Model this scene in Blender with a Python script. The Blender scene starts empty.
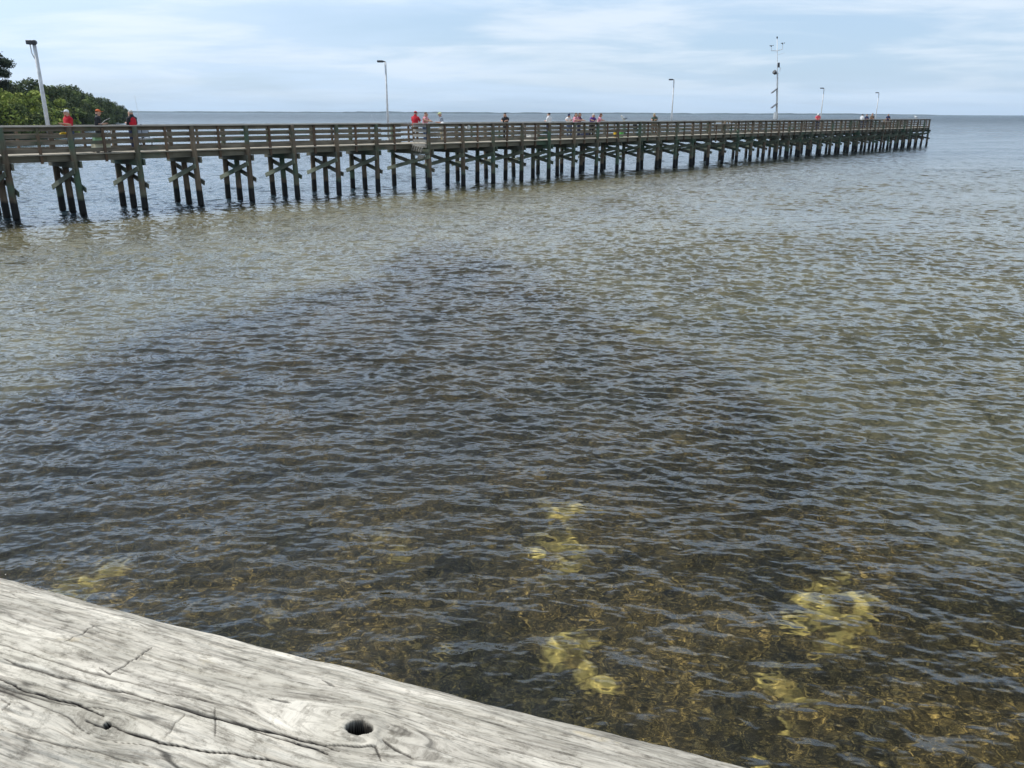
import bpy, bmesh, math, random
import numpy as np
from mathutils import Vector, Matrix, Euler

# ---------------------------------------------------------------- camera, sky, sun, exposure
S = bpy.context.scene
H = 3.7
FPX, PITCH, ROLL = 810.0, 0.32258, 0.0036
cam_d = bpy.data.cameras.new('camera')
cam = bpy.data.objects.new('camera', cam_d)
S.collection.objects.link(cam)
cam_d.sensor_fit = 'HORIZONTAL'; cam_d.sensor_width = 36.0
cam_d.lens = 36.0 * FPX / 1024.0
cam_d.clip_start = 0.05; cam_d.clip_end = 60000.0
Fw = Vector((0, math.cos(PITCH), -math.sin(PITCH)))
Up = Vector((0, math.sin(PITCH), math.cos(PITCH)))
Rt = Vector((1, 0, 0))
Rm = Matrix((Rt, Up, -Fw)).transposed()
cam.matrix_world = Matrix.Translation((0, 0, H)) @ (Rm @ Matrix.Rotation(ROLL, 3, 'Z')).to_4x4()
S.camera = cam
S.render.resolution_x, S.render.resolution_y = 1024, 768

SUN_EL = math.radians(56.0)
SUN_AZ = math.radians(-72.0)          # measured from +Y towards +X : sun stands to the left, a little ahead
sun_vec = Vector((math.sin(SUN_AZ) * math.cos(SUN_EL), math.cos(SUN_AZ) * math.cos(SUN_EL), math.sin(SUN_EL)))

world = bpy.data.worlds.new('World'); S.world = world; world.use_nodes = True
wn = world.node_tree.nodes; wl = world.node_tree.links; wn.clear()
def N(nodes, t, **k):
    n = nodes.new(t)
    for a, b in k.items():
        setattr(n, a, b)
    return n
w_out = N(wn, 'ShaderNodeOutputWorld'); w_bg = N(wn, 'ShaderNodeBackground')
w_sky = N(wn, 'ShaderNodeTexSky', sky_type='NISHITA', sun_disc=False)
w_sky.sun_elevation = SUN_EL; w_sky.sun_rotation = SUN_AZ
w_sky.air_density = 1.0; w_sky.dust_density = 1.0; w_sky.ozone_density = 1.5
w_bg.inputs['Strength'].default_value = 0.10
w_tc = N(wn, 'ShaderNodeTexCoord')
w_sep = N(wn, 'ShaderNodeSeparateXYZ'); wl.new(w_tc.outputs['Generated'], w_sep.inputs[0])
w_add = N(wn, 'ShaderNodeMath', operation='ADD'); wl.new(w_sep.outputs['Z'], w_add.inputs[0]); w_add.inputs[1].default_value = 0.10
w_max = N(wn, 'ShaderNodeMath', operation='MAXIMUM'); wl.new(w_add.outputs[0], w_max.inputs[0]); w_max.inputs[1].default_value = 0.03
w_dx = N(wn, 'ShaderNodeMath', operation='DIVIDE'); wl.new(w_sep.outputs['X'], w_dx.inputs[0]); wl.new(w_max.outputs[0], w_dx.inputs[1])
w_dy = N(wn, 'ShaderNodeMath', operation='DIVIDE'); wl.new(w_sep.outputs['Y'], w_dy.inputs[0]); wl.new(w_max.outputs[0], w_dy.inputs[1])
w_cmb = N(wn, 'ShaderNodeCombineXYZ'); wl.new(w_dx.outputs[0], w_cmb.inputs[0]); wl.new(w_dy.outputs[0], w_cmb.inputs[1])
def w_noise(scale, detail, rough, dist, seed, lo, hi):
    n = N(wn, 'ShaderNodeTexNoise'); n.inputs['Scale'].default_value = scale; n.inputs['Detail'].default_value = detail
    n.inputs['Roughness'].default_value = rough; n.inputs['Distortion'].default_value = dist
    m = N(wn, 'ShaderNodeMapping'); m.inputs['Location'].default_value = (seed, seed * .7, 0); m.inputs['Rotation'].default_value = (0, 0, 0.35)
    m.inputs['Scale'].default_value = (1.0, 1.35, 1.0)
    wl.new(w_cmb.outputs[0], m.inputs[0]); wl.new(m.outputs[0], n.inputs['Vector'])
    r = N(wn, 'ShaderNodeMapRange'); r.interpolation_type = 'SMOOTHSTEP'; wl.new(n.outputs[0], r.inputs[0])
    r.inputs[1].default_value = lo; r.inputs[2].default_value = hi
    return r.outputs[0]
cl1 = w_noise(0.66, 9, .55, .35, 3.1, .40, .64)
cl2 = w_noise(0.24, 6, .55, .3, 11.0, .38, .62)
SKY_TINT = (0.66, 0.92, 1.22)
w_tint = N(wn, 'ShaderNodeMix', data_type='RGBA', blend_type='MULTIPLY'); w_tint.inputs[0].default_value = 1
wl.new(w_sky.outputs[0], w_tint.inputs[6]); w_tint.inputs[7].default_value = (*SKY_TINT, 1)
# thin veil of high cloud everywhere, then two decks of brighter cloud
w_veil = N(wn, 'ShaderNodeMix', data_type='RGBA'); w_veil.inputs[0].default_value = 0.62
wl.new(w_sky.outputs[0], w_veil.inputs[6]); w_veil.inputs[7].default_value = (5.7, 7.9, 10.7, 1)
w_m1 = N(wn, 'ShaderNodeMix', data_type='RGBA'); wl.new(w_veil.outputs[2], w_m1.inputs[6]); w_m1.inputs[7].default_value = (6.5, 8.1, 10.1, 1)
f1 = N(wn, 'ShaderNodeMath', operation='MULTIPLY'); wl.new(cl2, f1.inputs[0]); f1.inputs[1].default_value = .7
wl.new(f1.outputs[0], w_m1.inputs[0])
w_m2 = N(wn, 'ShaderNodeMix', data_type='RGBA'); wl.new(w_m1.outputs[2], w_m2.inputs[6]); w_m2.inputs[7].default_value = (9.0, 9.7, 10.5, 1)
f2 = N(wn, 'ShaderNodeMath', operation='MULTIPLY'); wl.new(cl1, f2.inputs[0])
w_hz = N(wn, 'ShaderNodeMapRange'); wl.new(w_sep.outputs['Z'], w_hz.inputs[0]); w_hz.inputs[1].default_value = .0; w_hz.inputs[2].default_value = .07
w_hz.inputs[3].default_value = .05; w_hz.inputs[4].default_value = .60
wl.new(w_hz.outputs[0], f2.inputs[1]); wl.new(f2.outputs[0], w_m2.inputs[0])
# brightness added to unseen sky for water glints: low band, sun glow, dimmer overhead
w_dot = N(wn, 'ShaderNodeVectorMath', operation='DOT_PRODUCT'); wl.new(w_tc.outputs['Generated'], w_dot.inputs[0]); w_dot.inputs[1].default_value = tuple(sun_vec)
w_g = N(wn, 'ShaderNodeMapRange'); w_g.interpolation_type = 'SMOOTHSTEP'; wl.new(w_dot.outputs['Value'], w_g.inputs[0]); w_g.inputs[1].default_value = .35; w_g.inputs[2].default_value = 1.0; w_g.inputs[3].default_value = 0; w_g.inputs[4].default_value = .8
w_e = N(wn, 'ShaderNodeMapRange'); w_e.interpolation_type = 'SMOOTHSTEP'; wl.new(w_sep.outputs['Z'], w_e.inputs[0]); w_e.inputs[1].default_value = .10; w_e.inputs[2].default_value = .55; w_e.inputs[3].default_value = 1.08; w_e.inputs[4].default_value = .62
w_e.inputs[1].default_value = .24; w_e.inputs[2].default_value = .52; w_e.inputs[3].default_value = 1.0; w_e.inputs[4].default_value = .22
w_e2 = N(wn, 'ShaderNodeMapRange'); w_e2.interpolation_type = 'SMOOTHSTEP'; wl.new(w_sep.outputs['Z'], w_e2.inputs[0]); w_e2.inputs[1].default_value = .10; w_e2.inputs[2].default_value = .24; w_e2.inputs[3].default_value = 1.05; w_e2.inputs[4].default_value = 1.75
w_em = N(wn, 'ShaderNodeMath', operation='MULTIPLY'); wl.new(w_e.outputs[0], w_em.inputs[0]); wl.new(w_e2.outputs[0], w_em.inputs[1])
w_s = N(wn, 'ShaderNodeMath', operation='ADD'); wl.new(w_g.outputs[0], w_s.inputs[0]); wl.new(w_em.outputs[0], w_s.inputs[1])
w_f = N(wn, 'ShaderNodeVectorMath', operation='SCALE'); wl.new(w_m2.outputs[2], w_f.inputs[0]); wl.new(w_s.outputs[0], w_f.inputs['Scale'])
wl.new(w_f.outputs[0], w_bg.inputs['Color']); wl.new(w_bg.outputs[0], w_out.inputs['Surface'])

sun_d = bpy.data.lights.new('sun', 'SUN'); sun_d.energy = 4.0; sun_d.angle = math.radians(0.6); sun_d.color = (1.0, .955, .88)
sun = bpy.data.objects.new('sun', sun_d); S.collection.objects.link(sun); sun.location = (-30, 10, 40)
sun.rotation_euler = (-sun_vec).to_track_quat('-Z', 'Y').to_euler()
CAUSTICS = True
sun_d.cycles.is_caustics_light = CAUSTICS

S.view_settings.view_transform = 'Standard'; S.view_settings.look = 'None'
S.view_settings.exposure = 0.0; S.view_settings.gamma = 1.0; S.view_settings.use_curve_mapping = False
S.render.engine = 'CYCLES'
cy = S.cycles
cy.use_denoising = True; cy.use_adaptive_sampling = False; cy.max_bounces = 10; cy.transmission_bounces = 6; cy.glossy_bounces = 4; cy.diffuse_bounces = 3
cy.volume_bounces = 0; cy.transparent_max_bounces = 12
cy.caustics_reflective = False; cy.caustics_refractive = True
cy.sample_clamp_indirect = 3.0; cy.blur_glossy = 0.3
random.seed(7); rng = np.random.default_rng(7)
PI = math.pi

# ---------------------------------------------------------------- helpers
def link(o, parent=None):
    S.collection.objects.link(o)
    if parent is not None: o.parent = parent
    return o
def tag(o, label=None, cat=None, group=None, kind=None):
    if label: o['label'] = label
    if cat: o['category'] = cat
    if group: o['group'] = group
    if kind: o['kind'] = kind
    return o
def empty(name, loc, rz=0.0, label=None, cat=None, group=None):
    o = bpy.data.objects.new(name, None); o.empty_display_size = .2
    o.location = loc; o.rotation_euler = (0, 0, rz); link(o)
    return tag(o, label, cat, group)
def copy_tree(o, parent=None):
    c = o.copy(); S.collection.objects.link(c)
    if parent is not None: c.parent = parent
    for ch in list(o.children): copy_tree(ch, c)
    return c
def ray(px, py):
    a, b = px - 512, py - 384
    uu = a * math.cos(ROLL) + b * math.sin(ROLL); vv = -a * math.sin(ROLL) + b * math.cos(ROLL)
    return (Rt * (uu / FPX) + Up * (-vv / FPX) + Fw)
def on_plane(px, py, z=0.0):
    d = ray(px, py); t = (z - H) / d.z
    return Vector((0, 0, H)) + d * t
def vnoise(x, y, seed=0):
    x = np.asarray(x, np.float64); y = np.asarray(y, np.float64)
    xi = np.floor(x).astype(np.int64); yi = np.floor(y).astype(np.int64)
    fx = x - xi; fy = y - yi; fx = fx * fx * fx * (fx * (fx * 6 - 15) + 10); fy = fy * fy * fy * (fy * (fy * 6 - 15) + 10)
    def h(a, b):
        n = (a * 374761393 + b * 668265263 + seed * 982451653) & 0xffffffff
        n = ((n ^ (n >> 13)) * 1274126177) & 0xffffffff
        n = n ^ (n >> 16)
        return (n & 0xffff) / 65535.0
    return (h(xi, yi) * (1 - fx) + h(xi + 1, yi) * fx) * (1 - fy) + (h(xi, yi + 1) * (1 - fx) + h(xi + 1, yi + 1) * fx) * fy
def fbm(x, y, oct=4, seed=0, gain=.5):
    s = 0; a = 1; t = 0
    for i in range(oct):
        s = s + a * vnoise(x * 2 ** i + 17.3 * i, y * 2 ** i - 9.1 * i, seed + i); t += a; a *= gain
    return s / t
def smooth(a, b, x):
    t = np.clip((x - a) / (b - a), 0, 1); return t * t * (3 - 2 * t)

# ---------------------------------------------------------------- materials
def mat(name):
    m = bpy.data.materials.new(name); m.use_nodes = True
    nt = m.node_tree; b = nt.nodes['Principled BSDF']
    return m, nt.nodes, nt.links, b
def simple(name, col, rough=.7, metal=0, var=.18, scale=6.0, bump=0):
    m, n, l, b = mat(name)
    tc = N(n, 'ShaderNodeTexCoord'); t = N(n, 'ShaderNodeTexNoise'); t.inputs['Scale'].default_value = scale; t.inputs['Detail'].default_value = 5
    l.new(tc.outputs['Object'], t.inputs['Vector'])
    r = N(n, 'ShaderNodeMapRange'); l.new(t.outputs[0], r.inputs[0]); r.inputs[1].default_value = .3; r.inputs[2].default_value = .7
    r.inputs[3].default_value = 1 - var; r.inputs[4].default_value = 1 + var
    x = N(n, 'ShaderNodeMix', data_type='RGBA', blend_type='MULTIPLY'); x.inputs[0].default_value = 1; x.inputs[6].default_value = (*col, 1)
    l.new(r.outputs[0], x.inputs[7]); l.new(x.outputs[2], b.inputs['Base Color'])
    b.inputs['Roughness'].default_value = rough; b.inputs['Metallic'].default_value = metal
    if bump:
        bp = N(n, 'ShaderNodeBump'); bp.inputs['Strength'].default_value = bump; bp.inputs['Distance'].default_value = .02
        l.new(t.outputs[0], bp.inputs['Height']); l.new(bp.outputs[0], b.inputs['Normal'])
    return m
def wood(name, c1, c2, axis='X', green=0.0, rough=.85, tide=False, fine=1.0):
    """weathered timber: grain along one axis, blotches that vary over the pier, optional algae and tide mark"""
    m, n, l, b = mat(name)
    tc = N(n, 'ShaderNodeTexCoord'); g = N(n, 'ShaderNodeNewGeometry'); oi = N(n, 'ShaderNodeObjectInfo')
    mp = N(n, 'ShaderNodeMapping'); l.new(tc.outputs['Object'], mp.inputs[0])
    sc = {'X': (1.2, 22, 22), 'Y': (22, 1.2, 22), 'Z': (22, 22, 1.2)}[axis]; mp.inputs['Scale'].default_value = tuple(v * fine for v in sc)
    t = N(n, 'ShaderNodeTexNoise'); t.inputs['Scale'].default_value = 1; t.inputs['Detail'].default_value = 5; l.new(mp.outputs[0], t.inputs['Vector'])
    t2 = N(n, 'ShaderNodeTexNoise'); t2.inputs['Scale'].default_value = 1.3; t2.inputs['Detail'].default_value = 4; l.new(g.outputs['Position'], t2.inputs['Vector'])
    a = N(n, 'ShaderNodeMath', operation='ADD'); l.new(t.outputs[0], a.inputs[0]); l.new(t2.outputs[0], a.inputs[1])
    r = N(n, 'ShaderNodeMapRange'); l.new(a.outputs[0], r.inputs[0]); r.inputs[1].default_value = .75; r.inputs[2].default_value = 1.25
    x = N(n, 'ShaderNodeMix', data_type='RGBA'); l.new(r.outputs[0], x.inputs[0]); x.inputs[6].default_value = (*c1, 1); x.inputs[7].default_value = (*c2, 1)
    out = x.outputs[2]
    # every piece weathered a little differently
    hv = N(n, 'ShaderNodeHueSaturation'); l.new(out, hv.inputs['Color'])
    rr = N(n, 'ShaderNodeMapRange'); l.new(oi.outputs['Random'], rr.inputs[0]); rr.inputs[3].default_value = .75; rr.inputs[4].default_value = 1.25
    l.new(rr.outputs[0], hv.inputs['Value']); out = hv.outputs[0]
    if green:
        t3 = N(n, 'ShaderNodeTexNoise'); t3.inputs['Scale'].default_value = .9; t3.inputs['Detail'].default_value = 6; l.new(g.outputs['Position'], t3.inputs['Vector'])
        r3 = N(n, 'ShaderNodeMapRange'); l.new(t3.outputs[0], r3.inputs[0]); r3.inputs[1].default_value = .62 - green * .25; r3.inputs[2].default_value = .72 - green * .15
        x3 = N(n, 'ShaderNodeMix', data_type='RGBA'); l.new(r3.outputs[0], x3.inputs[0]); l.new(out, x3.inputs[6]); x3.inputs[7].default_value = (.078, .125, .08, 1)
        out = x3.outputs[2]
    if tide:
        sp = N(n, 'ShaderNodeSeparateXYZ'); l.new(g.outputs['Position'], sp.inputs[0])
        nz = N(n, 'ShaderNodeMath', operation='MULTIPLY_ADD'); l.new(t2.outputs[0], nz.inputs[0]); nz.inputs[1].default_value = .3; l.new(sp.outputs['Z'], nz.inputs[2])
        rz = N(n, 'ShaderNodeMapRange'); l.new(nz.outputs[0], rz.inputs[0]); rz.inputs[1].default_value = .62; rz.inputs[2].default_value = .74
        xz = N(n, 'ShaderNodeMix', data_type='RGBA'); l.new(rz.outputs[0], xz.inputs[0]); xz.inputs[6].default_value = (.012, .011, .010, 1); l.new(out, xz.inputs[7])
        # brown band above the wet band, algae higher
        out = xz.outputs[2]
    l.new(out, b.inputs['Base Color']); b.inputs['Roughness'].default_value = rough
    bp = N(n, 'ShaderNodeBump'); bp.inputs['Strength'].default_value = .4; bp.inputs['Distance'].default_value = .01
    l.new(t.outputs[0], bp.inputs['Height']); l.new(bp.outputs[0], b.inputs['Normal'])
    return m
M = {}
M['rail'] = wood('weathered_rail_wood', (.12, .10, .073), (.24, .205, .155), 'X', green=.15)
M['cap'] = wood('weathered_cap_wood', (.24, .225, .20), (.38, .365, .33), 'X')
M['deck'] = wood('weathered_deck_wood', (.36, .32, .25), (.56, .51, .42), 'Y')
M['fascia'] = wood('fascia_wood', (.10, .09, .065), (.19, .17, .125), 'X', green=.3)
M['post'] = wood('rail_post_wood', (.11, .07, .045), (.19, .125, .08), 'Z', green=.1)
M['pile'] = wood('pile_wood', (.10, .072, .048), (.20, .15, .10), 'Z', green=.6, tide=True)
M['brace'] = wood('brace_wood', (.13, .14, .095), (.26, .28, .20), 'X', green=.35)
M['cross'] = wood('cap_beam_wood', (.085, .082, .06), (.17, .165, .12), 'X', green=.5)
M['galv'] = simple('galvanised_metal', (.66, .67, .68), .5, .1)
M['dark'] = simple('dark_metal', (.05, .052, .06), .5)
M['white'] = simple('white_plastic', (.75, .76, .75), .5, 0, .06)

# ---------------------------------------------------------------- mesh builder
class MB:
    def __init__(s): s.v = []; s.f = []
    def box(s, c, d, rot=None):
        c = Vector(c); b = len(s.v)
        for z in (-.5, .5):
            for (x, y) in ((-.5, -.5), (.5, -.5), (.5, .5), (-.5, .5)):
                p = Vector((x * d[0], y * d[1], z * d[2]))
                if rot is not None: p = rot @ p
                s.v.append(tuple(c + p))
        for q in ((3, 2, 1, 0), (4, 5, 6, 7), (0, 1, 5, 4), (1, 2, 6, 5), (2, 3, 7, 6), (3, 0, 4, 7)): s.f.append(tuple(b + i for i in q))
        return s
    def bar(s, p, q, w, h, up=(0, 0, 1)):
        p = Vector(p); q = Vector(q); d = (q - p); L = d.length; x = d.normalized()
        y = Vector(up).cross(x)
        if y.length < 1e-4: y = Vector((0, 1, 0)).cross(x)
        y.normalize(); z = x.cross(y)
        return s.box((p + q) / 2, (L, w, h), Matrix((x, y, z)).transposed())
    def tube(s, pts, rad, n=10, cap=True):
        pts = [Vector(p) for p in pts]
        if not hasattr(rad, '__len__'): rad = [rad] * len(pts)
        b0 = len(s.v); ref = None
        for i, p in enumerate(pts):
            d = (pts[min(i + 1, len(pts) - 1)] - pts[max(i - 1, 0)]).normalized()
            if ref is None:
                ref = d.orthogonal().normalized()
            ref = (ref - d * ref.dot(d)).normalized(); o = d.cross(ref)
            for k in range(n):
                a = 2 * PI * k / n
                s.v.append(tuple(p + (ref * math.cos(a) + o * math.sin(a)) * rad[i]))
        for i in range(len(pts) - 1):
            for k in range(n):
                a = b0 + i * n + k; c = b0 + i * n + (k + 1) % n
                s.f.append((a, c, c + n, a + n))
        if cap:
            s.f.append(tuple(b0 + k for k in reversed(range(n)))); s.f.append(tuple(b0 + (len(pts) - 1) * n + k for k in range(n)))
        return s
    def ball(s, c, r, nu=12, nv=8, rot=None):
        if not hasattr(r, '__len__'): r = (r, r, r)
        b = len(s.v); c = Vector(c)
        def ad(p):
            p = Vector(p)
            if rot is not None: p = rot @ p
            s.v.append(tuple(c + p))
        ad((0, 0, r[2]))
        for i in range(1, nv):
            t = PI * i / nv
            for k in range(nu):
                a = 2 * PI * k / nu; ad((r[0] * math.sin(t) * math.cos(a), r[1] * math.sin(t) * math.sin(a), r[2] * math.cos(t)))
        ad((0, 0, -r[2]))
        for k in range(nu): s.f.append((b, b + 1 + k, b + 1 + (k + 1) % nu))
        for i in range(nv - 2):
            for k in range(nu):
                a = b + 1 + i * nu + k; d = b + 1 + i * nu + (k + 1) % nu
                s.f.append((a, a + nu, d + nu, d))
        e = len(s.v) - 1
        for k in range(nu): s.f.append((b + 1 + (nv - 2) * nu + k, e, b + 1 + (nv - 2) * nu + (k + 1) % nu))
        return s
    def mesh(s, name, m, sm=False, bevel=0):
        me = bpy.data.meshes.new(name); me.from_pydata(s.v, [], s.f); me.update()
        if bevel:
            bm = bmesh.new(); bm.from_mesh(me); bmesh.ops.bevel(bm, geom=bm.edges[:], offset=bevel, segments=1, affect='EDGES'); bm.to_mesh(me); bm.free()
        me.materials.append(m)
        if sm: me.polygons.foreach_set('use_smooth', [True] * len(me.polygons))
        return me
    def build(s, name, m, parent=None, sm=False, bevel=0, **k):
        o = bpy.data.objects.new(name, s.mesh(name, m, sm, bevel)); link(o, parent)
        tag(o, **k); return o
def grid_mesh(name, X, Y, Z, wrap=False):
    nr, nc = X.shape
    me = bpy.data.meshes.new(name)
    co = np.stack([X, Y, Z], -1).reshape(-1, 3).astype(np.float32)
    idx = np.arange(nr * nc, dtype=np.int32).reshape(nr, nc)
    if wrap: idx = np.concatenate([idx, idx[:, :1]], 1)
    a = idx[:-1, :-1].ravel(); b = idx[:-1, 1:].ravel(); c = idx[1:, 1:].ravel(); d = idx[1:, :-1].ravel()
    F = np.stack([a, b, c, d], 1).ravel()
    nf = len(a)
    me.vertices.add(len(co)); me.vertices.foreach_set('co', co.ravel())
    me.loops.add(len(F)); me.loops.foreach_set('vertex_index', F)
    me.polygons.add(nf); me.polygons.foreach_set('loop_start', np.arange(0, nf * 4, 4, dtype=np.int32))
    me.polygons.foreach_set('loop_total', np.full(nf, 4, np.int32))
    me.polygons.foreach_set('use_smooth', np.ones(nf, bool))
    me.update(calc_edges=True); me.validate()
    return me
def fattr(me, name, arr):
    a = me.attributes.new(name, 'FLOAT', 'POINT'); a.data.foreach_set('value', np.asarray(arr, np.float32).ravel())

# ---------------------------------------------------------------- water surface (real waves, finer near the quay)
def polar(rs, az_fine, fine, coarse):
    a = np.concatenate([np.arange(-az_fine, az_fine, fine), np.arange(az_fine, 360 - az_fine, coarse)])
    return np.radians(a)
rs = [0.4, .8, 1.2, 1.6, 1.9]
r = 2.1
while r < 16000:
    rs.append(r)
    dr = max(.013, min(r * r * .8 / 3000, .0024 * r)) if r < 160 else .0024 * r * (r / 160) ** 1.1
    r += dr
rs.append(16000.)
rs = np.array(rs)
az = polar(rs, 42.0, 0.1, 6.0)
RR, AA = np.meshgrid(rs, az, indexing='ij')
DR = np.gradient(rs)[:, None] * np.ones_like(AA)
X = RR * np.sin(AA); Y = RR * np.cos(AA)
fine_mask = (smooth(-math.radians(44), -math.radians(41), (AA + PI) % (2 * PI) - PI) * smooth(math.radians(44), math.radians(41), (AA + PI) % (2 * PI) - PI))
SP = np.maximum(DR, RR * math.radians(.1))
x32 = X.astype(np.float32); y32 = Y.astype(np.float32); Z = np.zeros_like(x32); DX = np.zeros_like(x32); DY = np.zeros_like(x32)
NC = 230
MEAN = math.radians(-99)      # travel direction of the chop
SLOPE = 0.24
lam = np.exp(rng.uniform(math.log(.06), math.log(3.6), NC))
wgt = np.exp(-((np.log(lam) - math.log(.21)) / 1.0) ** 2)
spread = np.where(lam > .9, .35, np.where(lam > .22, .45, .8))
th = MEAN + rng.normal(0, 1, NC) * spread
kk = 2 * PI / lam
sl = wgt / math.sqrt((wgt ** 2).sum() / 2) * SLOPE
ph = rng.uniform(0, 2 * PI, NC)
gust = ((0.46 + 1.06 * fbm(X / 4.6, Y / 2.8, 4, 5)) * (.42 + .58 * smooth(5.0, 12.5, RR))).astype(np.float32)
resolved = np.zeros_like(Z); far_boost = (1 + 1.1 * smooth(22, 90, RR)).astype(np.float32)
for i in range(NC):
    near = smooth(1.9, 2.8, lam[i] / SP)
    rowmax = near.max(axis=1); rows = np.where(rowmax > 1e-3)[0]
    if len(rows) == 0: continue
    e = rows[-1] + 1
    # slightly wandering phase keeps crests short and uneven
    p = kk[i] * (math.cos(th[i]) * x32[:e] + math.sin(th[i]) * y32[:e]) + ph[i]
    amp = (sl[i] / kk[i]) * near[:e].astype(np.float32) * gust[:e]
    if lam[i] > .42: amp = amp * far_boost[:e]
    c = np.cos(p); s_ = np.sin(p)
    Z[:e] += amp * c
    DX[:e] -= .85 * amp * s_ * math.cos(th[i]); DY[:e] -= .85 * amp * s_ * math.sin(th[i])
    resolved[:e] += (near[:e].astype(np.float32) * sl[i]) ** 2 / 2
fm = fine_mask.astype(np.float32)
water_me = grid_mesh('water', X + DX * fm, Y + DY * fm, Z * fm, wrap=True)
unres = np.sqrt(np.maximum(SLOPE ** 2 - resolved, 0)) * gust
fattr(water_me, 'unres', unres * (1 + 1.7 * smooth(60, 260, RR) + 2.0 * smooth(180, 700, RR)))
water = link(bpy.data.objects.new('water', water_me)); tag(water, kind='structure')
m, n, l, b = mat('sea_water')
b.inputs['Transmission Weight'].default_value = 1.0; b.inputs['IOR'].default_value = 1.333
b.inputs['Base Color'].default_value = (.88, .88, .74, 1)
at = N(n, 'ShaderNodeAttribute', attribute_name='unres')
rg = N(n, 'ShaderNodeMath', operation='POWER'); mul = N(n, 'ShaderNodeMath', operation='MULTIPLY'); l.new(at.outputs['Fac'], mul.inputs[0]); mul.inputs[1].default_value = .25
l.new(mul.outputs[0], rg.inputs[0]); rg.inputs[1].default_value = .5
sb = N(n, 'ShaderNodeMath', operation='SUBTRACT'); l.new(rg.outputs[0], sb.inputs[0]); sb.inputs[1].default_value = .12; sb.use_clamp = True
l.new(sb.outputs[0], b.inputs['Roughness'])
g = N(n, 'ShaderNodeNewGeometry')
def wb(scale, detail, strength, dist, prev=None, st=(1, 1.6, 1)):
    mp = N(n, 'ShaderNodeMapping'); mp.inputs['Scale'].default_value = st; mp.inputs['Rotation'].default_value = (0, 0, .22); l.new(g.outputs['Position'], mp.inputs[0])
    t = N(n, 'ShaderNodeTexNoise'); t.inputs['Scale'].default_value = scale; t.inputs['Detail'].default_value = detail; t.inputs['Roughness'].default_value = .55
    l.new(mp.outputs[0], t.inputs['Vector'])
    bp = N(n, 'ShaderNodeBump'); bp.inputs['Strength'].default_value = strength; bp.inputs['Distance'].default_value = dist
    l.new(t.outputs[0], bp.inputs['Height'])
    if prev: l.new(prev, bp.inputs['Normal'])
    return bp.outputs[0]
nb = wb(22.0, 3, .35, .002); nb = wb(7.0, 3, .35, .007, nb); nb = wb(.9, 4, 1.0, .12, nb)
l.new(nb, b.inputs['Normal'])
water_me.materials.append(m)
water.cycles.is_caustics_caster = CAUSTICS

# ---------------------------------------------------------------- seabed
def refr(px, py, depth):
    p = on_plane(px, py, 0.0); d = (p - Vector((0, 0, H))).normalized()
    hz = Vector((d.x, d.y, 0)); s1 = hz.length; s2 = s1 / 1.333; k = s2 / math.sqrt(1 - s2 * s2)
    return p + hz.normalized() * k * depth
rb = [1.0, 1.5]
r = 2.0
while r < 16000:
    rb.append(r); r += max(.035, r * r * 1.2 / 3000) if r < 60 else r * .04
rb.append(16000.); rb = np.array(rb)
azb = polar(rb, 44.0, .25, 6.0)
RB, AB = np.meshgrid(rb, azb, indexing='ij'); XB = RB * np.sin(AB); YB = RB * np.cos(AB)
depth = 0.6 + .9 * smooth(6, 30, RB) * 0 + .5 * smooth(30, 80, RB) + 3.0 * smooth(80, 600, RB)
wx = XB + 1.1 * (fbm(XB * .7, YB * .7, 4, 21) - .5) * 2; wy = YB + 1.1 * (fbm(XB * .7, YB * .7, 4, 33) - .5) * 2
wx2 = XB + .52 * (fbm(XB * 2.6, YB * 2.6, 5, 41, .72) - .5) * 2; wy2 = YB + .60 * (fbm(XB * 2.6, YB * 2.6, 5, 43, .72) - .5) * 2
sand = np.zeros_like(XB)
patches = [((560, 512), 34, 12, .8), ((568, 545), 40, 17, .85), ((556, 568), 30, 12, .95), ((575, 648), 42, 20, 1.0), ((828, 612), 34, 30, 1.0), ((842, 590), 22, 14, .9),
           ((838, 645), 26, 14, .9), ((800, 702), 36, 15, .75), ((790, 738), 24, 16, .9), ((400, 540), 46, 18, .40), ((75, 584), 44, 14, .7),
           ((640, 325), 60, 8, .5), ((860, 495), 60, 10, .35), ((1000, 650), 50, 14, .3)]
for (c, rx, ry, st) in patches:
    P = refr(c[0], c[1], .6); Px = refr(c[0] + rx, c[1], .6); Py = refr(c[0], c[1] - ry, .6)
    ax = (Px - P).length * .70; ay = (Py - P).length * .85
    dd = np.sqrt(((wx2 - P.x) / ax) ** 2 + ((wy2 - P.y) / ay) ** 2)
    sand = np.maximum(sand, st * smooth(1.55, .35, dd))
# the pale shoal in front of the pier: everything beyond a diagonal line
L0 = on_plane(0, 385); L1 = on_plane(460, 245); nrm = Vector((-(L1 - L0).y, (L1 - L0).x, 0)).normalized()
side = (wx - L0.x) * nrm.x + (wy - L0.y) * nrm.y
L2 = on_plane(560, 262); far_cut = smooth(10, -4, wx - L2.x - .25 * (wy - L2.y))
pn = Vector((-math.sin(.833), math.cos(.833), 0)); pd = (XB + 18.12) * pn.x + (YB - 29.93) * pn.y
shoal = smooth(-.6, 1.8, side) * far_cut * smooth(.5, -4.5, pd + 1.5 * (fbm(XB * .4, YB * .4, 3, 66) - .5))
mott = smooth(.36, .60, fbm(XB * .32 + 4, YB * .32, 5, 77, .6)) * smooth(-4, 3, XB + (YB - 10) * .25) * smooth(6.5, 9, RB)
sand = np.clip(sand, 0, 1); M0 = on_plane(455, 236); M1 = on_plane(1024, 500); nm_ = Vector((-(M1 - M0).y, (M1 - M0).x, 0)).normalized()
rs_ = (wx - M0.x) * nm_.x + (wy - M0.y) * nm_.y
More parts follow.
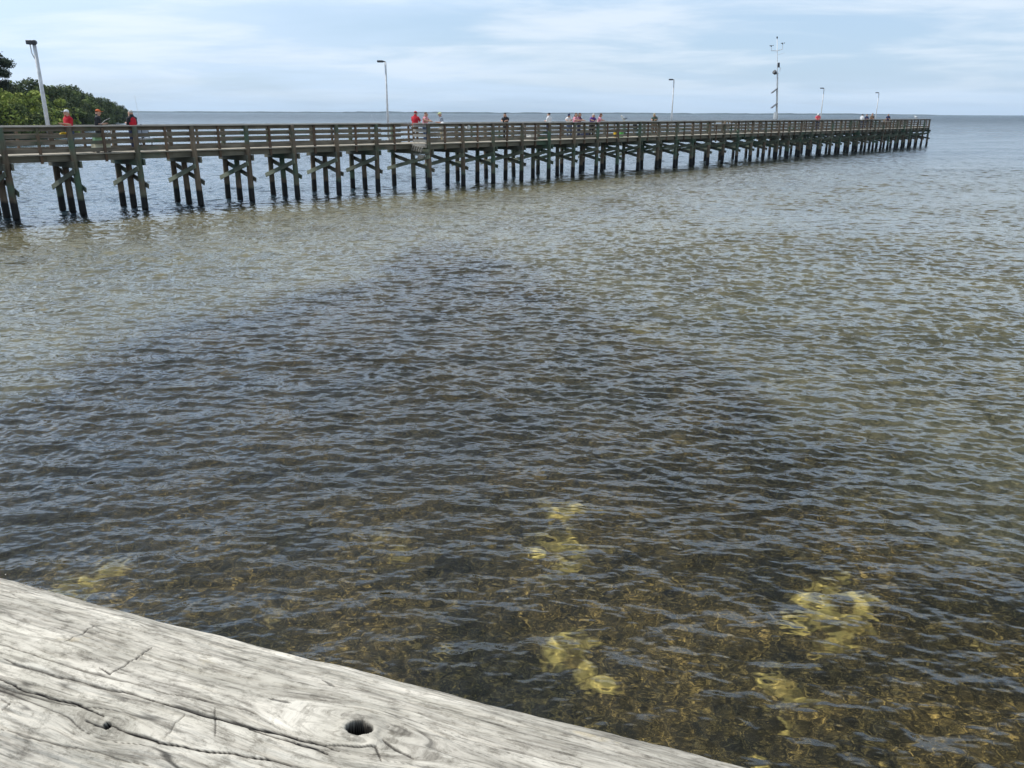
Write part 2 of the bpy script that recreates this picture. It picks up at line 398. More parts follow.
right_pale = smooth(-1.6, 1.6, rs_ + 1.6 * (fbm(XB * .4, YB * .4, 4, 88) - .5)) * smooth(-9, -3, wx - M0.x + .12 * (wy - M0.y)) * (.36 + .42 * fbm(XB * .42, YB * .42, 5, 78, .6))
mott = mott * smooth(2.0, -2.0, rs_) * .35 + right_pale / .58
pale = np.clip(np.maximum(shoal * (.45 + .5 * fbm(XB * .6, YB * .6, 4, 9)), mott * .58), 0, 1)
rel = .10 * (fbm(XB * 1.6, YB * 1.6, 5, 61, .6) - .5) * 2 * smooth(60, 20, RB)
bed_me = grid_mesh('seabed', XB, YB, -depth + rel, wrap=True)
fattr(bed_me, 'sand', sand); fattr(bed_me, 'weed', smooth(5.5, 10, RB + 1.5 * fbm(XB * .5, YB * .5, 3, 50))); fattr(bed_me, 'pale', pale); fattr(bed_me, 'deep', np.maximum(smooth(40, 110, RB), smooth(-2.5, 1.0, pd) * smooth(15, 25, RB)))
bed = link(bpy.data.objects.new('seabed', bed_me)); tag(bed, kind='structure')
m, n, l, b = mat('seabed_sand_and_seagrass')
g = N(n, 'ShaderNodeNewGeometry'); at = N(n, 'ShaderNodeAttribute', attribute_name='sand'); ad = N(n, 'ShaderNodeAttribute', attribute_name='deep')
def tn(scale, detail, rough=.6, dist=0.0):
    t = N(n, 'ShaderNodeTexNoise'); t.inputs['Scale'].default_value = scale; t.inputs['Detail'].default_value = detail; t.inputs['Roughness'].default_value = rough
    t.inputs['Distortion'].default_value = dist; l.new(g.outputs['Position'], t.inputs['Vector']); return t.outputs[0]
cr = N(n, 'ShaderNodeValToRGB'); l.new(tn(15, 8, .78, 1.8), cr.inputs[0]); e = cr.color_ramp.elements
e[0].position = .36; e[0].color = (.014, .013, .008, 1); e[1].position = .64; e[1].color = (.34, .26, .11, 1)
k = cr.color_ramp.elements.new(.52); k.color = (.055, .046, .026, 1)
cr2 = N(n, 'ShaderNodeValToRGB'); l.new(tn(1.1, 4, .5), cr2.inputs[0]); e = cr2.color_ramp.elements
e[0].position = .35; e[0].color = (.6, .65, .6, 1); e[1].position = .65; e[1].color = (1.7, 1.55, 1.25, 1)
gm = N(n, 'ShaderNodeMix', data_type='RGBA', blend_type='MULTIPLY'); gm.inputs[0].default_value = 1; l.new(cr.outputs[0], gm.inputs[6]); l.new(cr2.outputs[0], gm.inputs[7])
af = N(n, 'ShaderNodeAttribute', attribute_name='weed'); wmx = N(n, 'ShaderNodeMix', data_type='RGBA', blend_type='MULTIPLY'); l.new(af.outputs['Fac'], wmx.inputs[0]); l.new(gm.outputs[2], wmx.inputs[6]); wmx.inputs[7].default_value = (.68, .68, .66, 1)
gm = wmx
sr = N(n, 'ShaderNodeValToRGB'); l.new(tn(5, 5, .6), sr.inputs[0]); e = sr.color_ramp.elements
e[0].position = .38; e[0].color = (.12, .09, .03, 1); e[1].position = .6; e[1].color = (.56, .45, .155, 1)
sm_ = N(n, 'ShaderNodeMix', data_type='RGBA'); sn = N(n, 'ShaderNodeMath', operation='MULTIPLY_ADD'); l.new(tn(9, 7, .75, .6), sn.inputs[0]); sn.inputs[1].default_value = 1.5; sn.inputs[2].default_value = -.75
sq = N(n, 'ShaderNodeMath', operation='ADD'); l.new(sn.outputs[0], sq.inputs[0]); l.new(at.outputs['Fac'], sq.inputs[1])
sz_ = N(n, 'ShaderNodeMapRange'); l.new(sq.outputs[0], sz_.inputs[0]); sz_.inputs[1].default_value = .22; sz_.inputs[2].default_value = .95
l.new(sz_.outputs[0], sm_.inputs[0]); l.new(gm.outputs[2], sm_.inputs[6]); l.new(sr.outputs[0], sm_.inputs[7])
ap = N(n, 'ShaderNodeAttribute', attribute_name='pale'); pq = N(n, 'ShaderNodeMath', operation='ADD'); l.new(sn.outputs[0], pq.inputs[0]); l.new(ap.outputs['Fac'], pq.inputs[1])
pz = N(n, 'ShaderNodeMapRange'); l.new(pq.outputs[0], pz.inputs[0]); pz.inputs[1].default_value = .1; pz.inputs[2].default_value = 1.0
pm = N(n, 'ShaderNodeMix', data_type='RGBA'); l.new(pz.outputs[0], pm.inputs[0]); l.new(sm_.outputs[2], pm.inputs[6]); pm.inputs[7].default_value = (.34, .315, .21, 1)
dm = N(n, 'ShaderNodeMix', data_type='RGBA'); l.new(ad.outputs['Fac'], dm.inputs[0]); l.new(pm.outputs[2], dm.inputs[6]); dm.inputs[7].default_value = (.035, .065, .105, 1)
l.new(dm.outputs[2], b.inputs['Base Color']); b.inputs['Roughness'].default_value = .9; b.inputs['Specular IOR Level'].default_value = .1
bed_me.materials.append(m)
bed.cycles.is_caustics_receiver = CAUSTICS

#@@REST@@
# ---------------------------------------------------------------- far shore and near shore land
def land_strip(name, pts_front, depth_back, h, m):
    pass
m_far = simple('far_shore_woodland', (.03, .042, .035), .95, 0, .3, .01)
xs = np.arange(-5200, 4300, 22.0); D = 4600.0
hh = 2.0 * smooth(3000, 1500, xs) + 10 * fbm(xs / 260, xs * 0 + .5, 4, 91) * smooth(2600, 700, xs) + 8 * smooth(1200, 1900, xs) * smooth(2600, 2000, xs) * fbm(xs / 120, xs * 0 + 2.5, 3, 15)
hh += 3 * vnoise(xs / 35, xs * 0, 5) * smooth(2600, 900, xs) - .6
prof = [(-60, -2.0), (-10, .4), (0, 1.0), (18, 1.0), (60, .96), (420, .9), (700, -1.0)]
Xg = np.stack([xs + 0 * xs for _ in prof]); Yg = np.stack([D + p[0] + 60 * fbm(xs / 500, xs * 0, 3, 6) for p in prof]); Zg = np.stack([hh * p[1] if p[1] > 0 else 0 * xs + p[1] for p in prof])
Zg[2] += 0; far_me = grid_mesh('hills', Xg, Yg, Zg); far_me.polygons.foreach_set('use_smooth', [False] * len(far_me.polygons))
far_me.materials.append(m_far); tag(link(bpy.data.objects.new('hills', far_me)), kind='structure')

# ---------------------------------------------------------------- fishing pier
P0 = Vector((-18.12, 29.93, 0)); TH1 = .824; S1 = 2.3775; TH2 = .8416; S2 = 2.4287; OFF = 1.013
U1 = Vector((math.cos(TH1), math.sin(TH1), 0)); N1 = Vector((-U1.y, U1.x, 0))
U2 = Vector((math.cos(TH2), math.sin(TH2), 0)); N2 = Vector((-U2.y, U2.x, 0))
P8 = P0 + U1 * 7 * S1 + U2 * (1.07 * S2) - N2 * OFF
ZD, ZR = 2.2, 3.2; W1 = 2.15; W2 = 2.95; NB = 43
def bent_pos(i):
    return (P0 + U1 * (i * S1), TH1) if i <= 7 else (P8 + U2 * ((i - 8) * S2), TH2)
def wide_pt(px, w):
    """point on the pier deck, w metres behind the front line, seen at picture column px"""
    best = None
    for seg in (1, 2):
        lo, hi = (-8.0, 24.0) if seg == 1 else (-.6, 85.0)
        o, u, n_ = (P0, U1, N1) if seg == 1 else (P8, U2, N2)
        ww = w
        f = lambda t: (lambda q: 512 + FPX * q[0] / q[1])((lambda p: (p.x, p.y * math.cos(PITCH) - (ZR - H) * math.sin(PITCH)))(o + u * t + n_ * ww))
        if f(lo) <= px <= f(hi):
            for _ in range(50):
                mid = (lo + hi) / 2
                if f(mid) < px: lo = mid
                else: hi = mid
            best = o + u * ((lo + hi) / 2) + n_ * ww
            if seg == 2: return best, TH2
            b1 = best
    return (best, TH1) if best is not None else (P0, TH1)
pier = empty('fishing_pier', tuple(P0), 0, 'long weathered timber fishing pier on dark tide-stained piles reaching out over the bay', 'pier')
def place(o, pos, th):
    o.location = Vector(pos) - P0; o.rotation_euler = (0, 0, th); return o
def make_bent(W, wide):
    root = bpy.data.objects.new('bent', None); link(root, pier)
    ws = [0.0, 1.05, W - .05] if not wide else [0.0, 1.25, W - .1]
    for j, w in enumerate(ws):
        top = ZR - .045 if j in (0, 2) else 1.70
        lean = .03 * (j - 1)
        mb = MB().tube([(lean * .3, 0, -2.6), (lean * .2, 0, -.2), (0, 0, .9), (0, 0, 1.9), (0, 0, top)], [.135, .13, .122, .112, .098], 12)
        mb.build('pile', M['pile'], root, sm=True).location = (0, w, 0)
    mb = MB().box((.145, W / 2 - .02, 1.80), (.07, W + .35, .24)); mb.box((-.145, W / 2 - .02, 1.80), (.07, W + .35, .24))
    mb.build('cap_beam', M['cross'], root, bevel=.006)
    b1 = MB().bar((0, -.28, 0), (0, W + .30, 0), .045, .2, (1, 0, 0))
    def br(z0, z1, xo):
        mb = MB(); L = math.hypot(W + .45, z1 - z0)
        o = MB().box((0, 0, 0), (L, .045, .19)).build('brace', M['brace'] if xo < 0 else M['cross'], root, bevel=.006)
        o.location = (xo, W / 2, (z0 + z1) / 2); o.rotation_euler = (0, -math.atan2(z1 - z0, W + .45), PI / 2)
        o.rotation_euler = (Matrix.Rotation(PI / 2, 3, 'Z') @ Matrix.Rotation(-math.atan2(z1 - z0, W + .45), 3, 'Y')).to_euler()
    br(1.58, .84, -.155)      # on the near face: high at the front pile, low at the back
    br(.86, 1.56, .155)
    return root
bn = make_bent(W1, False); bw = make_bent(W2, True)
place(bn, bent_pos(-3)[0], TH1); place(bw, bent_pos(8)[0], TH2)
for i in range(-2, NB + 1):
    if i == 8: continue
    src = bn if i <= 7 else bw
    p, th = bent_pos(i); c = copy_tree(src, pier); place(c, p + Vector((random.uniform(-.03, .03), random.uniform(-.03, .03), 0)), th)
    for ch in c.children:
        if ch.name.startswith('pile'): ch.rotation_euler = (random.uniform(-.016, .016), random.uniform(-.024, .024), random.uniform(0, 6))
# extra middle pile under the first wide bent
# local frames for the two stretches of deck
def frame_piece(mb, name, m, seg, parent=pier, bevel=0):
    o = mb.build(name, m, parent, bevel=bevel)
    if parent is pier: place(o, P0 if seg == 1 else P8, TH1 if seg == 1 else TH2)
    return o
T1a, T1b = -8.2, 7 * S1 + 1.05 * S2 - .02
T2a, T2b = 0.0 - .1, (NB - 8) * S2 + .12
for seg, (ta, tb, W) in ((1, (T1a, T1b, W1)), (2, (T2a, T2b, W2))):
    mb = MB(); t = ta
    while t < tb:
        dz = random.uniform(-.003, .003); e = random.uniform(-.012, .012)
        mb.box((t + .068, W / 2 + e, ZD - .02 + dz), (.136, W + .10, .04)); t += .145
    frame_piece(mb, 'deck', M['deck'], seg)
    mb = MB()
    n_ = 5
    for k in range(n_):
        w = .13 + (W - .26) * k / (n_ - 1)
        t = ta
        while t < tb - .1:
            e = min(t + 4.8, tb); mb.box(((t + e) / 2, w if k not in (0, n_ - 1) else w, ZD - .04 - .12), (e - t - .006, .05, .236)); t = e
    frame_piece(mb, 'deck_joists', M['fascia'], seg)
# low bays where the rail drops for wheelchair anglers
LOW = [(20.45, 21.45), (35.6, 36.9)]
def railing(seg, w, ta, tb, S_, side, idx0):
    rt = bpy.data.objects.new('railing', None); link(rt, pier); place(rt, P0 if seg == 1 else P8, TH1 if seg == 1 else TH2)
    lows = [((a - 8) * S2, (b - 8) * S2) for a, b in LOW] if (seg == 2 and side < 0) else []
    def inlow(t): return any(a - .01 < t < b + .01 for a, b in lows)
    cuts = sorted([ta, tb] + [v for ab in lows for v in ab])
    ins = -side          # direction from the rail to the deck
    cap = MB(); brd = MB()
    spans = []
    for a, b in zip(cuts[:-1], cuts[1:]):
        low = inlow((a + b) / 2); t = a
        while t < b - .05:
            e = min(t + S_ * 2, b); spans.append((t, e, low)); t = e
    for (t, e, low) in spans:
        jz = random.uniform(-.004, .004); zc = ZR if not low else ZR - .22
        cap.box(((t + e) / 2, w + ins * .03, zc - .02 + jz), (e - t - .004, .24, .038))
        zs = [(ZR - .045, .14)] if not low else []
        zs += [(2.90, .13), (2.66, .13), (2.385, .145)]
        if low: zs[0] = (2.87, .13)
        for zt, hh_ in zs:
            brd.box(((t + e) / 2, w + ins * .125, zt - hh_ / 2 + random.uniform(-.006, .006)), (e - t - .006, .038, hh_))
    cap.build('rail_cap', M['cap'], rt, bevel=.004); brd.build('rail_boards', M['rail'], rt)
    post = None; t = idx0 * S_ + S_ / 2
    while t < tb - .2:
        if t > ta + .2:
            if post is None:
                post = MB().box((0, 0, 0), (.09, .085, 1.26)).build('rail_post', M['post'], rt, bevel=.005); o = post
            else:
                o = post.copy(); link(o); o.parent = rt
            o.location = (t + random.uniform(-.04, .04), w + (.06 * ins), (ZR - .045 + 1.90) / 2 - .03)
            if inlow(t): o.location.z -= .24
        t += S_
    return rt
# front posts stand on the pile line; boards are nailed on the deck side of it
railing(1, 0.0, T1a, 7 * S1 + .04 * S2 + 1.6, S1, -1, -4); railing(1, W1, T1a, T1b - .6, S1, 1, -4)
railing(2, 0.0, T2a, T2b, S2, -1, 0); railing(2, W2, T2a + .1, T2b, S2, 1, 0)
# the offset return where the pier widens, and the rail across the end
def cross_rail(t, w0, w1):
    rt = bpy.data.objects.new('railing', None); link(rt, pier); place(rt, P8, TH2)
    MB().box((t, (w0 + w1) / 2, ZR - .015), (.24, w1 - w0, .038)).build('rail_cap', M['cap'], rt, bevel=.004)
    mb = MB()
    for zt, hh_ in [(ZR - .045, .14), (2.90, .13), (2.66, .13), (2.40, .13), (2.14, .13)]: mb.box((t, (w0 + w1) / 2, zt - hh_ / 2), (.038, w1 - w0, hh_))
    mb.build('rail_boards', M['cap'], rt)
cross_rail(-.17, -.02, OFF - .05); cross_rail(-.17, W1 + OFF + .1 - (W1 + OFF - W2), W2 + .02) if False else None
cross_rail(T2b - .03, .12, W2 - .12)
# pale slanting bars standing in for sunlight stripes through the return's slats
mb = MB()
for k in range(5): mb.bar((-.34, .78 - .17 * k, 2.12 - .02 * k), (-.34, .92 - .17 * k, 1.86 - .02 * k), .04, .09, (1, 0, 0))
for k in range(4): mb.bar((-.30, .45 - .13 * k, 1.62), (-.30, .56 - .13 * k, 1.38 + .03 * k), .035, .07, (1, 0, 0))
mb.bar((-.27, .9, 1.66), (-.27, -.05, 1.60), .04, .09)
mb.bar((-.30, .98, 2.14), (-.30, -.05, 2.13), .04, .09)
frame_piece(mb, 'sun_stripe_bars', M['cap'], 2)

# ---------------------------------------------------------------- lamp posts and weather mast
def lamp_post(px, w, zt, style, label):
    p, th = wide_pt(px, w)
    t = empty('lamp_post', (p.x, p.y, ZD), th, label, 'lamp post', 'lamp posts along the pier' )
    h = zt - ZD
    MB().tube([(0, 0, -.4), (0, 0, h * .5), (0, 0, h)], [.085 if style == 0 else .06, .075 if style == 0 else .055, .065 if style == 0 else .048], 14).build('pole', M['galv'], t, sm=True)
    MB().box((0, 0, .02), (.22, .22, .03)).box((0, 0, .10), (.14, .14, .14)).build('base_plate', M['galv'], t, bevel=.006)
    hd = Matrix.Rotation(-th, 3, 'Z')
    if style == 0:
        mb = MB().box(hd @ Vector((-.12, -.05, h + .02)), (.20, .26, .15), hd).tube([hd @ Vector((.10, -.10, h + .02)), hd @ Vector((.12, -.26, h - .01))], [.085, .10], 12)
        mb.build('lamp_head', M['dark'], t, bevel=.012)
        MB().tube([hd @ Vector((-.16, 0, h - .06)), hd @ Vector((-.15, 0, h - .35)), hd @ Vector((-.04, 0, h - .62))], .022, 6).build('conduit', M['galv'], t)
    else:
        A_ = .03 if style == 1 else 0.0
        MB().tube([(0, 0, h - .12), (0, 0, h), hd @ Vector((-.08, 0, h + .03)), hd @ Vector((-.12 - A_, 0, h + .03))], .035, 8).build('bracket', M['dark'], t)
        MB().box(hd @ Vector((-.24 - A_ * 1.1, 0, h + .03)), (.30, .24, .10), hd).build('lamp_head', M['dark'], t, bevel=.015)
def z_at(px, py, p):
    """height seen at picture row py for a point standing over p"""
    d = ray(px, py); k = math.hypot(p.x, p.y) / math.hypot(d.x, d.y); return H + d.z * k
for px, pb, py, st, w, lab in [(33, 47, 43, 0, W1 + .18, 'galvanised lamp post with a boxy dark lamp head, rising in front of the shore trees'),
                        (384, 387, 62, 1, W1 + .18, 'thin lamp post with a flat arm, left of the man in red shirt and cap'),
                        (672, 670.5, 80, 2, W2 + .18, 'thin lamp post just right of the angler in khaki cap leaning on the rail'),
                        (822, 819.5, 88.5, 2, W2 + .18, 'thin lamp post rising behind the bent angler in pink shirt'),
                        (877, 874.5, 93, 2, W2 + .18, 'farthest lamp post, between the far trio and the lone person in navy')]:
    p, th = wide_pt(pb, w); lamp_post(pb, w, z_at(px, py, p), st, lab)
p, th = wide_pt(776.5, W2 + .2); zt = z_at(776, 38, p)
t = empty('weather_mast', (p.x, p.y, ZD), 0,  'tall thin weather mast with wind sensors, solar panels and antennas on the pier', 'weather mast')
h = zt - ZD; t.rotation_euler = (0, -.085, 0)
def mz(py): return z_at(776, py, p) - ZD
MB().tube([(0, 0, -.4), (0, 0, mz(75)), (-.02, 0, mz(72)), (-.1, 0, h)], [.11, .075, .04, .028], 10).build('pole', M['galv'], t, sm=True)
zc = mz(50)
MB().tube([(-.62, 0, zc + .28), (-.62, 0, zc), (-.1, 0, zc - .05), (.42, 0, zc + .05), (.42, 0, zc + .4)], .03, 6).build('crossarm', M['galv'], t)
for xx, zz in ((-.62, zc + .32), (.42, zc + .45)):
    mb = MB().tube([(xx, 0, zz), (xx, 0, zz + .12)], .05, 8)
    for k in range(3):
        a = k * 2 * PI / 3; mb.tube([(xx, 0, zz + .12), (xx + .14 * math.cos(a), .14 * math.sin(a), zz + .12)], .01, 5).ball((xx + .16 * math.cos(a), .16 * math.sin(a), zz + .12), .045, 8, 6)
    mb.build('anemometer', M['dark'], t)
MB().tube([(-.1, 0, h - .02), (-.1, 0, h + .14)], [.06, .07], 8).build('sensor_tip', M['dark'], t)
MB().tube([(-.1, 0, mz(55)), (.62, 0, mz(53.3))], .012, 5).build('whip_antenna', M['galv'], t)
MB().box((.10, 0, mz(65)), (.16, .16, .42)).build('radio_box', M['dark'], t, bevel=.02)
MB().tube([(.10, 0, mz(67)), (.26, 0, mz(68)), (.2, 0, mz(72)), (0, 0, mz(74))], .025, 6).build('conduit', M['galv'], t)
MB().tube([(-.05, 0, mz(74)), (-.3, -.05, mz(72))], .03, 6).tube([(-.18, -.02, mz(73)), (-.36, -.1, mz(71.2))], [.16, .20], 12).build('siren_horn', M['dark'], t)
for yy in (90.5, 105.5):
    rt_ = Matrix.Rotation(-.62, 3, 'Y')
    MB().box((-.28, -.05, mz(yy)), (.62, .5, .05), rt_).bar((0, 0, mz(yy) + .1), (-.25, 0, mz(yy) + .02), .04, .04).build('solar_panel', M['dark'], t)
MB().box((-.16, -.08, mz(115.5)), (.24, .2, .62)).build('equipment_box', M['white'], t, bevel=.02)

# ---------------------------------------------------------------- people
def cloth(name, c): return simple(name, c, .85, 0, .12, 9, .3)
SK = simple('skin', (.48, .27, .18), .55, 0, .05)
C = dict(red=cloth('red_cloth', (.50, .010, .025)), black=cloth('black_cloth', (.02, .02, .026)), navy=cloth('navy_cloth', (.025, .035, .09)),
         white=cloth('white_cloth', (.72, .73, .74)), grey=cloth('grey_cloth', (.32, .36, .42)), khaki=cloth('khaki_cloth', (.38, .33, .22)),
         jeans=cloth('denim', (.07, .10, .18)), pink=cloth('pink_cloth', (.68, .30, .36)), maroon=cloth('maroon_cloth', (.14, .03, .08)),
         purple=cloth('purple_cloth', (.12, .05, .25)), olive=cloth('olive_cloth', (.08, .11, .085)), orange=cloth('orange_cloth', (.62, .13, .035)),
         lime=cloth('pale_yellow_cloth', (.62, .66, .30)), coral=cloth('coral_cloth', (.72, .10, .14)), brown=cloth('brown_cloth', (.12, .08, .05)),
         hair_brown=cloth('brown_hair', (.11, .04, .02)), hair_dark=cloth('dark_hair', (.015, .012, .011)), hair_grey=cloth('grey_hair', (.55, .53, .50)),
         shoe=cloth('shoe_leather', (.05, .045, .04)))
EYE = simple('eye', (.02, .015, .012), .2, 0, 0)
def person(pos, face, height, shirt, trousers, label, hat=None, hair='hair_dark', lean=0.0, arms='rail', long_hair=False, sleeves=True, vest=None, sideways=0.0, headturn=0.0):
    """one continuous skinned body; local +Y is where the person faces"""
    k = height / 1.75 * 1.02
    V = []; Ed = []; Rd = []; T = []
    def jv(p, r, tg): V.append(Vector(p)); Rd.append(r); T.append(tg); return len(V) - 1
    def jc(a, p, r, tg): b = jv(p, r, tg); Ed.append((a, b)); return b
    hipz = .95
    pel = jv((0, 0, hipz), (.15, .11), 'T')
    Rl = Matrix.Rotation(-lean, 3, 'X') @ Matrix.Rotation(sideways, 3, 'Y')
    def up(p): p = Vector(p); return Vector((0, 0, hipz)) + Rl @ (p - Vector((0, 0, hipz)))
    belly = jc(pel, up((0, .01, 1.10)), (.145, .11), 'S')
    chest = jc(belly, up((0, .0, 1.28)), (.165, .115), 'S')
    nb = jc(chest, up((0, -.01, 1.43)), (.09, .075), 'S')
    nk = jc(nb, up((0, .0, 1.50)), (.055, .058), 'K')
    hd0 = jc(nk, up((0, .02, 1.57)), (.072, .085), 'K'); hd1 = jc(hd0, up((0, .02, 1.655)), (.08, .095), 'K'); hd2 = jc(hd1, up((0, .012, 1.72)), (.06, .07), 'K')
    nose = jc(hd0, up((0, .125, 1.615)), (.014, .014), 'K')
    for sgn in (-1, 1):
        sh = jc(nb, up((sgn * .17, -.005, 1.405)), (.062, .062), 'S')
        if arms == 'down':
            el, wr = up((sgn * .235, .0, 1.13)), up((sgn * .24, .07, .90)); fd = Rl @ Vector((0, .15, -1))
        elif arms == 'hold':
            el, wr = up((sgn * .23, .02, 1.14)), up((sgn * .12, .26, 1.20)); fd = Vector((-sgn * .35, 1, .25))
        else:    # forearms on the rail in front
            el, wr = up((sgn * .25, .16, 1.19)), up((sgn * .13, .36, 1.12)); fd = Vector((-sgn * .3, 1, -.25))
            wr.z = max(wr.z, 1.09 / k * 1.0); el.z = max(el.z, wr.z + .02)
        fd = Vector(fd).normalized()
        e = jc(sh, el, (.045, .045), 'S' if sleeves else 'K'); w = jc(e, wr, (.030, .028), 'K' if arms != 'x' else 'S')
        palm = jc(w, wr + fd * .055, (.034, .020), 'K')
        sidev = fd.cross(Vector((0, 0, 1))).normalized()
        for q, (o, L) in enumerate(((-.027, .062), (-.009, .075), (.010, .07), (.028, .055))):
            a = jc(palm, wr + fd * (.085 + L * .45) + sidev * o, (.0095, .0095), 'K'); jc(a, wr + fd * (.085 + L * .9) + sidev * o * 1.05 + Vector((0, 0, -.02)), (.008, .008), 'K')
        jc(w, wr + fd * .05 - sidev * sgn * .05, (.011, .011), 'K')
        hp = jc(pel, (sgn * .10, 0, .86), (.095, .098), 'T'); kn = jc(hp, (sgn * .115, .03, .49), (.062, .062), 'T')
        an = jc(kn, (sgn * .12, 0, .10), (.042, .045), 'T'); jc(an, (sgn * .13, .15, .045), (.042, .036), 'F')
    for i in range(len(V)): V[i] = V[i] * k
    me = bpy.data.meshes.new('person'); me.from_pydata([tuple(v) for v in V], Ed, []); me.update()
    tmp = bpy.data.objects.new('person', me); S.collection.objects.link(tmp)
    md = tmp.modifiers.new('Skin', 'SKIN'); md.use_smooth_shade = True
    Rd = [(a * 1.36, b_ * 1.36) if max(a, b_) > .02 else (a, b_) for a, b_ in Rd]
    for i, sv in enumerate(me.skin_vertices[0].data): sv.radius = (Rd[i][0] * k, Rd[i][1] * k); sv.use_root = (i == 0)
    sd = tmp.modifiers.new('Sub', 'SUBSURF'); sd.levels = 1; sd.render_levels = 1
    dg = bpy.context.evaluated_depsgraph_get(); em = bpy.data.meshes.new_from_object(tmp.evaluated_get(dg))
    bpy.data.objects.remove(tmp)
    em.materials.clear()
    for mm in (C[shirt], C[trousers], SK, C['shoe']): em.materials.append(mm)
    tgi = {'S': 0, 'T': 1, 'K': 2, 'F': 3}
    segs = [(V[a], V[b], T[b] if T[a] == T[b] or True else T[a], max(Rd[a][0], Rd[b][0])) for a, b in Ed]
    for pl in em.polygons:
        c = pl.center; bd = 1e9; bt = 'S'
        for a, b_, tg, rr in segs:
            d = b_ - a; tt = max(0, min(1, (c - a).dot(d) / d.length_squared)); q = (c - (a + d * tt)).length - rr * .4
            if q < bd: bd = q; bt = tg
        pl.material_index = tgi[bt]
    o = bpy.data.objects.new('person', em); link(o); o.location = pos; o.rotation_euler = (0, 0, face)
    tag(o, label, 'person')
    def hu(p): return up(p) * k
    hc = hu((0, .02, 1.655)); R3 = Rl
    mb = MB()
    if hat:
        mb = MB().ball(hc + R3 @ Vector((0, -.008, .045)) * k, (.092 * k, .108 * k, .075 * k), 14, 8, R3)
        mb.box(hc + R3 @ Vector((0, .135, .035)) * k, (.14 * k, .12 * k, .014 * k), R3); mb.build('cap', C[hat], o, sm=True)
    mb = MB().ball(hc + R3 @ Vector((0, -.022, .012 if hat else .032)) * k, (.09 * k, .10 * k, (.07 if hat else .082) * k), 14, 8, R3)
    if long_hair: mb.ball(hc + R3 @ Vector((0, -.06, -.13)) * k, (.11 * k, .06 * k, .18 * k), 12, 8, R3)
    mb.build('hair', C[hair], o, sm=True)
    mb = MB()
    for sgn in (-1, 1): mb.ball(hc + R3 @ Vector((sgn * .032, .098, -.035)) * k, .011 * k, 8, 6)
    mb.build('eyes', EYE, o, sm=True)
    if vest:
        MB().tube([hu((0, -.005, 1.02)), hu((0, -.01, 1.2)), hu((0, -.012, 1.36)), hu((0, -.01, 1.45))], [.165 * k, .185 * k, .175 * k, .10 * k], 16).build('vest', C[vest], o, sm=True)
    return o
def angler(px, top, w, facing, **kw):
    """facing: 'out' = to the quay side rail, 'back' = the far rail, 'left'/'right' = along the pier"""
    p, th = wide_pt(px, w)
    f = {'out': th + PI, 'back': th, 'left': th + PI / 2, 'right': th - PI / 2}[facing] + kw.pop('turn', 0)
    zt = z_at(px, top, p); lean = kw.get('lean', 0); stand = (zt - ZD)
    h = stand / (.55 + .45 * math.cos(lean)) / 1.005 + (-.02)
    h = max(1.5, min(1.98, h))
    return person((p.x, p.y, ZD), f, h, **kw)
G = {}
angler(68, 110.2, .75, 'left', turn=.25, shirt='red', trousers='jeans', hat='white', hair='hair_grey', arms='hold', label='man in red shirt and white cap standing on the pier by the left lamp post')
angler(96.5, 109.8, 1.0, 'right', turn=-.5, shirt='black', trousers='black', hat='orange', hair='hair_brown', arms='hold', lean=.12, label='man in black jacket and orange cap holding fishing tackle over the rail')
angler(131.5, 110.3, 1.3, 'back', turn=.2, shirt='black', trousers='navy', hat=None, hair='hair_grey', arms='hold', vest='red', label='white-haired man in a red vest over black sleeves with his back turned')
angler(414, 111.5, 1.5, 'right', turn=.5, shirt='red', trousers='brown', hat='red', hair='hair_dark', arms='rail', lean=.2, label='man in red shirt and red cap standing where the pier widens')
angler(424, 114, 1.5, 'out', turn=.3, shirt='pink', trousers='jeans', hair='hair_brown', arms='rail', sleeves=False, lean=.1, label='bareheaded woman in pink top at the rail beside the man in red shirt and cap')
angler(441, 113.2, 1.8, 'left', turn=-.5, shirt='grey', trousers='khaki', hat='lime', hair='hair_grey', arms='hold', lean=.15, label='person in pale yellow cap and grey shirt facing left along the pier')
angler(505, 114.4, .8, 'left', turn=.4, shirt='black', trousers='black', hair='hair_dark', arms='rail', lean=.25, label='person in dark jacket hunched alone over the middle of the rail')
angler(548, 113, 2.2, 'back', shirt='white', trousers='navy', hair='hair_dark', arms='hold', label='dark-haired person in white shirt standing alone with back turned')
angler(568.5, 114.7, 1.6, 'left', turn=.5, shirt='white', trousers='jeans', hat='navy', hair='hair_dark', arms='rail', lean=.4, label='person in navy cap and white shirt leaning left on the rail')
angler(573.8, 116, .6, 'out', shirt='pink', trousers='white', hair='hair_brown', arms='rail', lean=.15, long_hair=True, label='short brown-haired woman in pink at the rail, in front of the woman in maroon')
angler(577.8, 113.2, 1.0, 'out', turn=.3, shirt='maroon', trousers='navy', hair='hair_brown', arms='rail', lean=.08, long_hair=True, label='taller woman in maroon with long brown hair behind the woman in pink')
angler(590.5, 114.8, .7, 'out', turn=-.4, shirt='purple', trousers='black', hair='hair_grey', arms='rail', lean=.4, label='grey-haired person in purple leaning forward on the rail')
angler(597, 115, .8, 'out', turn=.5, shirt='pink', trousers='jeans', hair='hair_brown', arms='rail', lean=.3, long_hair=True, label='woman in pink with long brown hair right of the grey-haired person')
angler(654, 113.5, 1.2, 'left', turn=.3, shirt='olive', trousers='brown', hat='khaki', hair='hair_grey', arms='rail', lean=.35, label='angler in khaki cap and olive shirt leaning on the rail')
angler(817, 113.6, 1.3, 'left', turn=.3, shirt='coral', trousers='navy', hat='white', hair='hair_grey', arms='rail', lean=.45, label='bent angler in bright pink shirt and white cap')
